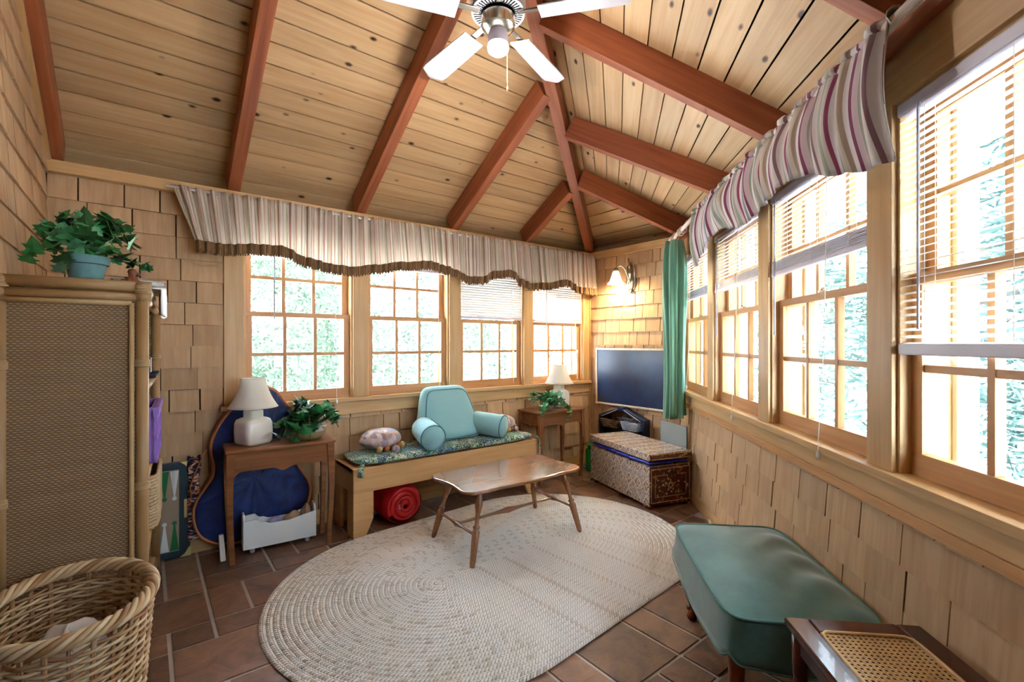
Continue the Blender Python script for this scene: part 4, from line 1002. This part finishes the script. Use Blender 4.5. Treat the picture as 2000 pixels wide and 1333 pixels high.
# dark player and white cover
q = thing('black_tray', 'flat black tray on the upper shelf edge', 'tray', onshelf(-.10, .70, 1.105), math.radians(-3.2)); m = MB(); m.box(-.12, .12, -.16, .16, 0, .01); m.build('plate', M['black'], q, False, None, .003); m = MB(); m.box(-.12, .12, -.16, -.15, .01, .02); m.box(-.12, .12, .15, .16, .01, .02); m.build('lip', M['black'], q)
q = thing('speaker_box', 'small black box standing on the black tray', 'box', onshelf(-.06, .76, 1.117), math.radians(-3.2)); m = MB(); m.box(-.05, .05, -.04, .04, 0, .085); m.build('body', M['black'], q, False, None, .006); m = MB(); m.box(.05, .053, -.034, .034, .008, .078); m.build('grille', M['rail'], q)
def cloth(u, v):
    s = v*1.3; x = -.10+min(s, .14) if s < .14 else .045+.012*math.sin(u*9); z = .012 if s < .14 else .012-(s-.14)*.10
    return (x+.004*math.sin(u*14), (u-.5)*.26+.01*math.sin(v*7), z+.008*math.sin(u*11+v*3))
q = thing('lace_cloth', 'white lace cloth draped over the shelf top corner', 'cloth', onshelf(0, .50, SHt), math.radians(-3.2)); m = MB(); m.grid(cloth, 30, 16); m.build('drape', M['white'], q, True, None, solid=.006)
q = thing('flat_book', 'dark flat book lying on the rattan shelf top', 'book', onshelf(-.06, .52, SHt+.028), math.radians(8)); m = MB(); m.box(-.09, .10, -.11, .11, 0, .004); m.box(-.09, .10, -.11, .11, .018, .022); m.box(-.09, -.086, -.11, .11, 0, .022); m.build('cover', M['dark'], q, False); m = MB(); m.box(-.084, .096, -.106, .106, .004, .018); m.build('pages', M['frame'], q)
# figurine
M['carved'] = plain('carved_wood', '7c4426', .45, c2='5c2c18', scale=25, bump=.3)
q = thing('carved_figurine', 'small brown carved animal figurine on the shelf top', 'figurine', onshelf(-.05, .30, SHt), .4)
m = MB(); m.lathe([(0, 0), (.034, 0), (.036, .005), (.03, .008), (0, .008)], 20); m.build('plinth', M['black'], q, True)
m = MB(); m.lathe([(0, .006), (.026, .008), (.03, .022), (.022, .038), (.013, .050), (.0145, .062), (.017, .070), (.012, .082), (0, .086)], 20); m.tube([(.01, 0, .066), (.026, 0, .060), (.032, 0, .052)], [.010, .007, .003], 8); m.build('body', M['carved'], q, True)
m = MB(); m.lathe([(0, -.008), (.007, -.003), (.007, .003), (0, .008)], 10, (.02, .006, .066)); m.build('eye_patch', M['white'], q, True)
# potted ivy on the shelf
M['verd'] = plain('verdigris_pot', '6f9a9c', .6, c2='3f6a70', scale=26)
p = thing('potted_ivy', 'ivy in a verdigris flower pot on top of the rattan shelf', 'plant', onshelf(-.20, .34, SHt))
m = MB(); m.lathe([(.047, 0), (.064, .09), (.064, .092), (.073, .093), (.077, .125), (.070, .126), (.064, .10), (0, .10)], 32); m.build('pot', M['verd'], p, True, auto=True)
rnd = random.Random(11)
ivy(p, arcs(rnd, 18, (0, 0, .10), .13, .16, .03)+[[(-.04, -.02, .12), (-.10, -.01, .15), (-.15, 0, .12), (-.17, .02, .085)], [(.05, 0, .12), (.10, -.01, .13), (.15, -.02, .09), (.155, -.02, .03)], [(.06, .02, .12), (.13, .03, .12), (.19, .01, .10), (.21, 0, .08)], [(-.02, -.05, .12), (-.05, -.085, .10), (-.06, -.09, .04)], [(-.06, .03, .13), (-.12, .05, .19), (-.15, .05, .22)]], ['ivy1', 'ivy1', 'ivy2', 'ivy3'], 1.0, 8)

# ------------------------------------------------------------------ wicker laundry basket
lb = thing('laundry_basket', 'large oval wicker laundry basket in the near corner', 'basket', (-3.93, -1.515, 0))
wk = [plain('willow_a', 'c9aa82', .5, c2='a8845a', scale=20), plain('willow_b', 'a87f56', .5, c2='8a5f3c', scale=20), plain('willow_c', 'dcc6a4', .5, c2='b89a70', scale=20)]
AX, AY, RH = .195, .26, .49; NS = 26
def bk(a, z, o=0): k = .80+.20*(z/RH); return ((AX*k+o)*math.cos(a), (AY*k+o)*math.sin(a), z)
for k in range(NS):
    a = 2*PI*k/NS
    for da in (-.012, .012):
        m = MB(); m.tube([bk(a+da, z) for z in (0, .12, .25, .38, RH)], .0042, 6); m.build('stake', wk[1], lb, True)
nrow = 44
for r in range(nrow):
    z = .012+r*(RH-.03)/nrow; sg = 1 if r % 2 else -1; n = NS*4
    m = MB(); m.tube([bk(2*PI*j/n, z+.0012*math.sin(j*.7+r), .0068*sg*math.cos(PI*j/4)) for j in range(n)], .0047, 6, closed=True); m.build('strand', wk[(r*7) % 3 if r % 4 else 0], lb, True)
for s in range(5):
    n = 200; ph = 2*PI*s/5
    m = MB(); m.tube([tuple(Vector(bk(2*PI*j/n, RH, .014*math.cos(ph+j*2*PI*9/n)))+Vector((0, 0, .010+.014*math.sin(ph+j*2*PI*9/n)))) for j in range(n)], .0078, 7, closed=True); m.build('rim_strand', wk[(0, 2, 1, 0, 2)[s]], lb, True)
m = MB(); m.prism([(bk(2*PI*j/40, 0)[0], bk(2*PI*j/40, 0)[1]) for j in range(40)], .004, .016); m.build('base', wk[1], lb)
q = thing('white_towel', 'crumpled white towel at the bottom of the laundry basket', 'towel', (-3.94, -1.45, .018)); m = MB(); m.grid(lambda u, v: (.11*math.cos(2*PI*u)*math.cos(PI*v/2)**.5*(1+.1*math.sin(u*25)), .12*math.sin(2*PI*u)*math.cos(PI*v/2)**.5, .36*math.sin(PI*v/2)*(1+.08*math.sin(u*19))), 40, 12, wrapu=True); m.build('folds', M['white'], q, True)
m = MB(); m.lathe([(0, 0), (.11, 0), (.11, .02), (0, .02)], 20); m.build('hem', M['white'], q, True)

# ------------------------------------------------------------------ green ottoman
t = NT('green_corduroy'); n = t.noise(t.coords('Object', (1, 1, 1)), 6, 5, .6); nf = t.noise(t.coords('Object', (1, 1, 1)), 130, 2); col = t.ramp(n, [(.3, lin('375954')), (.7, lin('527a73'))]); t.bump(nf, .2, .002); M['otto'] = t.fin(col, .8, .25, 0, .6)
M['ottop'] = plain('green_welt', '4f7a74', .7)
oc = wp(FR, 2.385, -.27, 0)
ot = thing('green_ottoman', 'low green upholstered ottoman with cabriole legs by the window wall', 'ottoman', oc, math.radians(45))
ha, hb, zt = .39, .235, .405
def sq(a, px=9):
    ca, sa = math.cos(a), math.sin(a); r = 1/((abs(ca)**px+abs(sa)**px)**(1/px)); return r*ca, r*sa
def topc(u, v):
    a = 2*PI*u; x, y = sq(a); r = 1-v; X, Y = ha*x*r, hb*y*r; dome = .045*(1-r**2.6)
    wr = .0075*(1-r**6)*math.sin(Y*0+X*34+5*math.sin(Y*9))*max(0, -y*r*.9+.35)*(abs(x*r) < .95)
    return (X, Y, zt+dome+wr)
m = MB(); m.grid(topc, 120, 26, wrapu=True); m.build('top_cushion', M['otto'], ot, True)
m = MB(); m.tube([(ha*1.004*sq(2*PI*k/120)[0], hb*1.004*sq(2*PI*k/120)[1], zt+.001) for k in range(120)], .0055, 7, closed=True); m.build('welt', M['ottop'], ot, True)
def skirt(u, v):
    a = 2*PI*u; x, y = sq(a, 10); q = max(abs(x), abs(y)); along = x if abs(y) > abs(x) else y; side = abs(y) > abs(x)
    drop = .115+.055*math.cos(along*PI*.5)**1.0 if side else .115+.04*math.cos(along*PI*.5)
    corner = max(0, abs(abs(x)-1) < 2) ; c_ = math.exp(-((1-min(abs(x), abs(y)))/.10)**2); drop += .02*math.exp(-((1-min(abs(x), abs(y)))/.22)**2)-.045*c_
    fl = 1+.05*v*v; return (ha*x*fl, hb*y*fl, zt-drop*v)
m = MB(); m.grid(skirt, 200, 8, wrapu=True); m.build('skirt', M['otto'], ot, True, None, solid=.004)
m = MB(); m.tube([skirt(k/200, 1) for k in range(200)], .0042, 6, closed=True); m.build('hem_welt', M['ottop'], ot, True)
m = MB(); m.box(-ha+.03, ha-.03, -hb+.03, hb-.03, zt-.12, zt-.002); m.build('frame_box', M['cherry'], ot)
for sx in (-1, 1):
    for sy in (-1, 1):
        pts = []; rs = []
        for k in range(15):
            s = k/14; z = .30*(1-s); off = .018*math.sin(s*PI*1.25)*(1 if s < .8 else .6)-.035*s+.022*max(0, s-.85)*6; r = .034-.022*s**.75+(.014*math.exp(-((s-.97)/.06)**2))
            pts.append((sx*(ha-.052+off), sy*(hb-.046+off), z+.004)); rs.append(r)
        m = MB(); m.tube(pts, rs, 12); lg = m.build('leg', M['cherry'], ot, True)
        m = MB(); m.lathe([(0, -.012), (.012, -.006), (.014, 0), (.012, .006), (0, .012)], 12, (pts[-2][0]+sx*.010, pts[-2][1]+sy*.010, .045)); m.build('carved_toe', M['cherry'], lg, True)

# ------------------------------------------------------------------ cane-topped side table
cc = wp(FR, 3.22, -.225, 0)
tb = thing('cane_table', 'dark side table with a pale woven cane top at the near edge', 'table', cc, math.radians(45))
a, b, H = .31, .175, .50; fw_ = .062
for bx_ in ((-a, a, -b, -b+fw_), (-a, a, b-fw_, b)): MB().box(bx_[0], bx_[1], bx_[2], bx_[3], H-.022, H).build('top_rail', M['dark'], tb, False, None, .005)
for bx_ in ((-a, -a+fw_), (a-fw_, a)): MB().box(bx_[0], bx_[1], -b+fw_, b-fw_, H-.022, H).build('top_rail', M['dark'], tb, False, None, .005)
for yy in (-b+.02, b-.035): MB().box(-a+.03, a-.03, yy, yy+.015, H-.075, H-.022).build('apron', M['dark'], tb)
for xx in (-a+.02, a-.035): MB().box(xx, xx+.015, -b+.03, b-.03, H-.075, H-.022).build('apron', M['dark'], tb)
for sx in (-1, 1):
    for sy in (-1, 1):
        m = MB(); m.lathe([(.012, 0), (.016, .01), (.014, .05), (.019, .30), (.021, .34), (.016, .352), (.021, .365), (.021, H-.022)], 16, (sx*(a-.03), sy*(b-.03), 0)); m.build('leg', M['dark'], tb, True)
M['caneweb'] = plain('cane_webbing', 'd8b583', .5, c2='c9a06a', scale=40)
m = MB(); ia, ib = a-fw_, b-fw_; p_ = .0135; k = -ia
while k < ia:
    for o_ in (.0, .0040): m.box(k+o_, k+o_+.0026, -ib, ib, H-.006, H-.0045)
    k += p_
k = -ib
while k < ib:
    for o_ in (.0, .0040): m.box(-ia, ia, k+o_, k+o_+.0026, H-.0045, H-.003)
    k += p_
for sg in (1, -1):
    c_ = -ia-ib
    while c_ < ia+ib:
        # strip along x - sg*y = c_
        y0, y1 = -ib, ib; x0_, x1_ = c_+sg*y0, c_+sg*y1
        q0, q1 = (x0_, y0), (x1_, y1)
        def clipx(q0, q1):
            (xa, ya), (xb, yb) = q0, q1
            if xa > xb: (xa, ya), (xb, yb) = (xb, yb), (xa, ya)
            if xb < -ia or xa > ia: return None
            if xa < -ia: ya += (yb-ya)*(-ia-xa)/(xb-xa); xa = -ia
            if xb > ia: yb = ya+(yb-ya)*(ia-xa)/(xb-xa); xb = ia
            return (xa, ya), (xb, yb)
        cl = clipx(q0, q1)
        if cl and abs(cl[1][0]-cl[0][0]) > .004:
            (xa, ya), (xb, yb) = cl; w_ = .0017; zz = H-.0032+.0008*sg
            m.add([(xa-w_, ya, zz), (xa+w_, ya, zz), (xb+w_, yb, zz), (xb-w_, yb, zz)], [(0, 1, 2, 3)])
        c_ += p_
web = m.build('cane_webbing', M['caneweb'], tb); web['kind'] = 'stuff'
m = MB(); m.tube([(ia*sq(2*PI*k/80, 16)[0], ib*sq(2*PI*k/80, 16)[1], H+.0005) for k in range(80)], .0042, 6, closed=True); m.build('spline', M['caneweb'], tb, True)

# ------------------------------------------------------------------ inlaid chest, blue bag, slate, rack, green can
t = NT('inlay_front'); v = t.coords('Object', (1, 1, 1)); ss = t.new('ShaderNodeSeparateXYZ'); t.link(v, ss.inputs[0])
def tri(x, per): return t.math('ABSOLUTE', t.math('SUBTRACT', t.math('MULTIPLY', t.math('FRACT', t.math('DIVIDE', x, per)), 2), 1))
hx = ss.outputs[0]
dia = t.math('ADD', tri(hx, .11), tri(t.math('ADD', ss.outputs[2], .02), .13)); rings = t.math('LESS_THAN', dia, .72)
vo = t.new('ShaderNodeTexVoronoi'); vo.inputs['Scale'].default_value = 150; t.link(v, vo.inputs['Vector']); sc_ = t.new('ShaderNodeSeparateColor'); t.link(vo.outputs['Color'], sc_.inputs[0])
small = t.ramp(sc_.outputs[0], [(0, lin('7a4a34')), (.22, lin('b8a894')), (.5, lin('8a5844')), (.62, lin('d4ccc0')), (.85, lin('5e3c2c'))], 'CONSTANT')
lines = t.math('LESS_THAN', t.math('ABSOLUTE', t.math('SUBTRACT', dia, .78)), .06); core = t.math('LESS_THAN', dia, .3)
col = t.mix(t.math('MULTIPLY', rings, .7), t.mix(.45, small, lin('b4a8a0')), t.mix(.3, small, lin('6a2c1c'))); col = t.mix(lines, col, lin('dcd4c8')); col = t.mix(t.math('MULTIPLY', core, .8), col, lin('c0a888')); M['inlay'] = t.fin(col, .25, .5, 0, 0, .4)
t = NT('inlay_end'); v = t.coords('Object', (1, 1, 1)); vo = t.new('ShaderNodeTexVoronoi'); vo.inputs['Scale'].default_value = 70; t.link(v, vo.inputs['Vector']); sc_ = t.new('ShaderNodeSeparateColor'); t.link(vo.outputs['Color'], sc_.inputs[0])
M['inlayd'] = t.fin(t.ramp(sc_.outputs[0], [(0, lin('4a1a12')), (.80, lin('5a2216')), (.86, lin('a06a3c')), (.95, lin('c8b090'))], 'CONSTANT'), .3, .5, 0, 0, .3)
chest = thing('inlaid_chest', 'mosaic inlaid wooden chest with its lid propped up by blue plastic', 'chest', (-.431, -.936, 0), math.radians(-106.2))
cw, cdp = .42, .20
m = MB(); m.box(-cw, cw, -cdp, cdp, .025, .325); bx_ = m.build('box', M['inlay'], chest, False, None, .003)
for s in (1,):
    m = MB(); m.box(cw, cw+.004, -cdp+.002, cdp-.002, .027, .323); m.build('end_panel', M['inlayd'], chest)
    for bb in ((-cdp+.012, cdp-.012, .30, .306), (-cdp+.012, cdp-.012, .045, .051), (-cdp+.012, -cdp+.018, .045, .306), (cdp-.018, cdp-.012, .045, .306), (-cdp+.05, cdp-.05, .25, .254), (-cdp+.05, cdp-.05, .085, .089), (-cdp+.05, -cdp+.054, .085, .254), (cdp-.054, cdp-.05, .085, .254)):
        MB().box(cw+.003, cw+.006, *bb).build('inlay_line', M['brass'], chest)
    m = MB()
    for k in range(5):
        a_ = PI/2+2*PI*k/5; b_ = PI/2+2*PI*(k+2)/5
        m.tube([(cw+.005, .05*math.cos(a_), .17+.05*math.sin(a_)), (cw+.005, .05*math.cos(b_), .17+.05*math.sin(b_))], .0022, 5)
    m.build('inlay_star', M['brass'], chest)
    m = MB(); m.tube([(cw+.004, -.04, .275), (cw+.02, -.035, .262), (cw+.02, .035, .262), (cw+.004, .04, .275)], .008, 8); m.build('handle', M['black'], chest, True)
for sx in (-1, 1):
    for sy in (-1, 1): MB().box(sx*(cw-.04)-.04, sx*(cw-.04)+.04, sy*(cdp-.02)-.02, sy*(cdp-.02)+.02, 0, .025).build('foot', M['inlayd'], chest, False, None, .003)
m = MB(); m.box(-cw-.008, cw+.008, -cdp-.008, cdp+.008, .37, .425); ld_ = m.build('lid', M['inlay'], chest, False, None, .005)
m = MB(); m.box(cw+.008, cw+.011, -cdp-.002, cdp+.002, .376, .419); m.build('lid_end_panel', M['inlayd'], ld_)
for bb in ((.378, .382), (.413, .417)): MB().box(cw+.010, cw+.013, -cdp+.01, cdp-.01, *bb).build('inlay_line', M['brass'], ld_)
M['blueplastic'] = plain('blue_plastic_film', '2a3cd0', .18, c2='18249a', scale=16, bump=.8, coat=.5)
q = thing('blue_plastic_bag', 'shiny blue plastic bulging under the chest lid', 'bag', (-.431, -.936, .326), math.radians(-106.2))
def bagf(u, v):
    a_ = 2*PI*u; x, y = sq(a_, 12); b_ = PI*(v-.5); s_ = 1.012+.014*math.sin(a_*31)+.010*math.sin(a_*17+2); return ((cw-.004)*x*s_*abs(math.cos(b_))**.25, (cdp-.002)*y*(1+(s_-1)*2)*abs(math.cos(b_))**.25, .022+.0205*math.sin(b_))
m = MB(); m.grid(bagf, 160, 9, wrapu=True); m.build('folds', M['blueplastic'], q, True)
# slate board on the lid
M['greyslate'] = plain('grey_slate', '9aa29e', .5, c2='8a9396', scale=6); M['edge'] = plain('slate_edge', '4a443c', .6)
sl = thing('slate_board', 'grey slate board standing behind the chest by the window wall', 'board', (-.222, -1.155, 0), math.radians(66))
m = MB(); m.box(-.19, .19, -.004, .004, 0, .59); m.build('face', M['greyslate'], sl, False)
m = MB(); m.tube([(-.191, 0, .0), (-.191, 0, .59), (.191, 0, .59), (.191, 0, 0)], .005, 6); m.build('edge_strip', M['edge'], sl, False)
# house-shaped rack with two baskets
M['navyw'] = plain('navy_wood', '16244c', .4, c2='0e1a36'); M['whitew'] = plain('whitewash_wicker', 'b9c4d6', .6, c2='8694b4', scale=60, bump=.4); M['brownw'] = plain('brown_wicker', '5a3a26', .7, c2='7c5c3c', scale=60, bump=.5)
rk_ = thing('basket_rack', 'navy house-shaped wall rack with star and two small baskets', 'rack', (-.016, -.50, .30))
# local: -X is into the room, Y world
hw = .265
for s in (-1, 1):
    m = MB(); m.box(-.09, -.0, s*hw-.012, s*hw+.012, .0, .22); m.build('side_board', M['navyw'], rk_, False, None, .003)
    m = MB(); m.prism([(s*(hw+.012), .215), (s*(hw+.012), .245), (0, .345), (0, .312)], -.09, 0, 'yz'); m.build('roof_board', M['navyw'], rk_, False, None, .002)
    m = MB(); m.prism([(s*(hw-.03), .228), (s*(hw-.03), .234), (s*.04, .322), (s*.04, .316)], -.0925, -.0885, 'yz'); m.build('roof_stripe', M['paint'], rk_)
m = MB(); m.box(-.094, -.0, -.035, .035, .31, .345); m.build('ridge_block', M['navyw'], rk_, False, None, .004)
m = MB()
for k in range(5):
    a_ = PI/2+2*PI*k/5; b_ = PI/2+2*PI*(k+2)/5
    m.tube([(-.02, .105*math.cos(a_), .205+.085*math.sin(a_)), (-.02, .105*math.cos(b_), .205+.085*math.sin(b_))], .007, 6)
m.build('wire_star', M['whitew'], rk_, True)
m = MB()
for s in (-1, 1): m.tube([(-.02, s*.18+.035*math.cos(2*PI*j/16), .20+.035*math.sin(2*PI*j/16)) for j in range(16)], .006, 6, closed=True)
m.build('wire_scrolls', M['brownw'], rk_, True)
m = MB(); m.box(-.004, 0, -hw, hw, .0, .13); m.build('back_board', M['navyw'], rk_)
for yy, mt, lbl in ((.13, 'brownw', 'small brown wicker basket on the far side of the navy rack'), (-.12, 'whitew', 'small whitewashed wicker basket hanging on the navy rack')):
    bq = thing('wicker_basket', lbl, 'basket', (-.075, -.50+yy, .432))
    for k in range(7):
        z = .004+k*.012; g = 1+.04*k
        m = MB(); m.tube([(.046*g*sq(2*PI*j/40, 8)[0], .085*g*sq(2*PI*j/40, 8)[1], z) for j in range(40)], .0052, 6, closed=True); m.build('coil', M[mt], bq, True)
    m = MB()
    for j in range(24):
        a_ = 2*PI*j/24; x, y = sq(a_, 8); m.tube([(.047*x, .086*y, 0), (.047*x*1.28, .086*y*1.28, .08)], .004, 5)
    m.build('stakes', M[mt], bq, True); MB().box(-.044, .044, -.08, .08, 0, .006).build('base', M[mt], bq)
# green jerrycan
M['gplastic'] = plain('green_plastic', '1c8a34', .35)
gc = thing('green_can', 'green plastic can behind the chest corner', 'can', (-.22, -.26, 0), .2)
m = MB(); m.box(-.09, .09, -.05, .05, 0, .23); m.build('body', M['gplastic'], gc, False, None, .02)
m = MB(); m.tube([(-.06, 0, .225), (-.06, 0, .29), (.06, 0, .29), (.06, 0, .225)], .012, 8); m.build('handle', M['gplastic'], gc, True)
m = MB(); m.lathe([(.02, .22), (.02, .25), (.026, .25), (.026, .275), (0, .28)], 16, (-.075, 0, 0)); m.build('cap', M['gplastic'], gc, True)
m = MB(); m.box(-.025, .025, -.003, .003, 0, .06); o = m.build('paper_card', M['white'], None, False, FR @ T(.98, -.03, 0) @ RX(.15)); tag(o, 'small white card leaning on the baseboard past the chest', 'card')

# ------------------------------------------------------------------ outdoors
t = NT('bounce_gravel'); n = t.noise(t.coords('Object'), 3, 6); M['bounce_ground'] = t.fin(t.ramp(n, [(.3, lin('b4b8ba')), (.7, lin('c6cacc'))]), .9, .1)  # pale gravel invented as a bounce surface, sends sunlight up onto the ceiling
m = MB(); m.grid(lambda u, v: ((u-.5)*80-2, (v-.5)*80-2, -.25-.0*u), 9, 9); o = m.build('ground', M['bounce_ground']); tag(o, kind='structure')
def leaves_mat(name, c1, c2):
    t = NT(name); n = t.noise(t.coords('Object'), 1.3, 4); col = t.ramp(n, [(.35, lin(c1)), (.65, lin(c2))]); t.fin(col, .6, .3)
    tl = t.new('ShaderNodeBsdfTranslucent'); t.link(col, tl.inputs[0]); mx = t.new('ShaderNodeMixShader'); mx.inputs[0].default_value = .35
    t.link(t.b.outputs[0], mx.inputs[1]); t.link(tl.outputs[0], mx.inputs[2]); t.link(mx.outputs[0], t.out.inputs[0]); return t.m
M['f1'] = leaves_mat('foliage_maple', '323f33', '526250'); M['f2'] = leaves_mat('foliage_birch', '3c4b3e', '5c6e58'); M['f3'] = leaves_mat('foliage_pine', '30423f', '4c6662')
M['bark'] = plain('grey_bark', '8a8078', .9, c2='6a6058', scale=8, bump=.5); M['birch'] = plain('birch_bark', 'd8d4cc', .8, c2='a8a098', scale=10)
def tree(label, x, y, h, r, mat, bark='bark', z0=.3, n=3200, ls=.13, seed=0, needle=False):
    rn = random.Random(seed); tr_ = thing('pine_tree' if needle else 'leafy_tree', label, 'tree', (x, y, -.25), 0, 'trees outside the windows')
    m = MB(); pts = [(0, 0, 0), (.05, .03, h*.3), (.02, -.05, h*.6), (0, 0, h*.95)]; m.tube(pts, [.13, .10, .07, .02], 8)
    for k in range(9):
        a = rn.uniform(0, 2*PI); zz = rn.uniform(.15, .8)*h; L = r*rn.uniform(.5, .9); m.tube([(0, 0, zz), (L*.5*math.cos(a), L*.5*math.sin(a), zz+.15*L), (L*math.cos(a), L*math.sin(a), zz+.2*L)], [.04, .025, .01], 5)
    m.build('trunk', M[bark], tr_, True)
    m = MB(); vs = []; fs = []; clumps = []
    for k in range(70):
        a = rn.uniform(0, 2*PI); zf = rn.uniform(z0, 1); rr = r*(math.sin(PI*(.12+.85*(zf-z0)/(1-z0)))**.6 if not needle else (1.12-zf))*rn.uniform(.45, 1); clumps.append(Vector((rr*math.cos(a), rr*math.sin(a), zf*h)))
    for k in range(n):
        c = rn.choice(clumps); p = c+Vector((rn.gauss(0, 1), rn.gauss(0, 1), rn.gauss(0, .8)))*.30
        d = Vector((rn.gauss(0, 1), rn.gauss(0, 1), rn.gauss(0, 1) if not needle else rn.gauss(0, .4))).normalized(); e = d.cross(Vector((rn.gauss(0, 1), rn.gauss(0, 1), rn.gauss(0, 1)))).normalized()
        if needle: L, wd_ = ls*2.0, ls*.14
        else: L, wd_ = ls*rn.uniform(.7, 1.3), ls*.38
        o = len(vs); vs += [p, p+d*L*.5+e*wd_, p+d*L, p+d*L*.5-e*wd_]; fs.append((o, o+1, o+2, o+3))
    m.add(vs, fs); m.build('crown', M[mat], tr_, False, None, fixn=False)
tree('broad leafy tree outside the window behind the left lamp', -5.6, 6.2, 5.2, 2.3, 'f1', seed=1, z0=.05, n=10500, ls=.095)
tree('pale leafy tree outside the window above the blue backrest pillow', -2.4, 7.4, 4.8, 2.2, 'f2', seed=2, z0=.05, n=10500, ls=.095)
tree('leafy tree outside the window beside the half-lowered blinds', .6, 6.6, 5.2, 2.2, 'f1', seed=3, z0=.05, n=10500, ls=.095)
tree('white-barked tree close outside the far back window', 3.4, 5.0, 6.0, 1.9, 'f2', 'birch', seed=4, z0=.12, n=8000, ls=.095)
tree('tall leafy tree far behind the window with the backrest pillow', -.8, 11.5, 7.0, 3.0, 'f1', seed=9, z0=.05, n=9000, ls=.13)
tree('tall leafy tree beyond the far back corner of the garden', 5.2, 9.2, 7.5, 3.0, 'f1', seed=10, z0=.05, n=9000, ls=.13)
tree('young leafy tree outside the window half hidden by the green curtain', 4.2, .6, 5.5, 2.0, 'f2', seed=5, z0=.05, n=8000, ls=.095)
tree('pine tree outside the window past the green curtain', 3.6, -2.4, 6.0, 2.0, 'f3', seed=6, z0=.03, n=11000, needle=True)
tree('pine tree outside the window above the ottoman', 1.9, -4.6, 5.6, 2.0, 'f3', seed=7, z0=.03, n=11000, needle=True)
tree('pine tree with low boughs outside the nearest big window', .1, -6.0, 5.8, 2.0, 'f3', seed=8, z0=.03, n=11000, needle=True)
tree('leafy tree beyond the pines outside the near windows', 5.4, -5.6, 6.5, 2.6, 'f2', seed=12, z0=.05, n=9000, ls=.12)
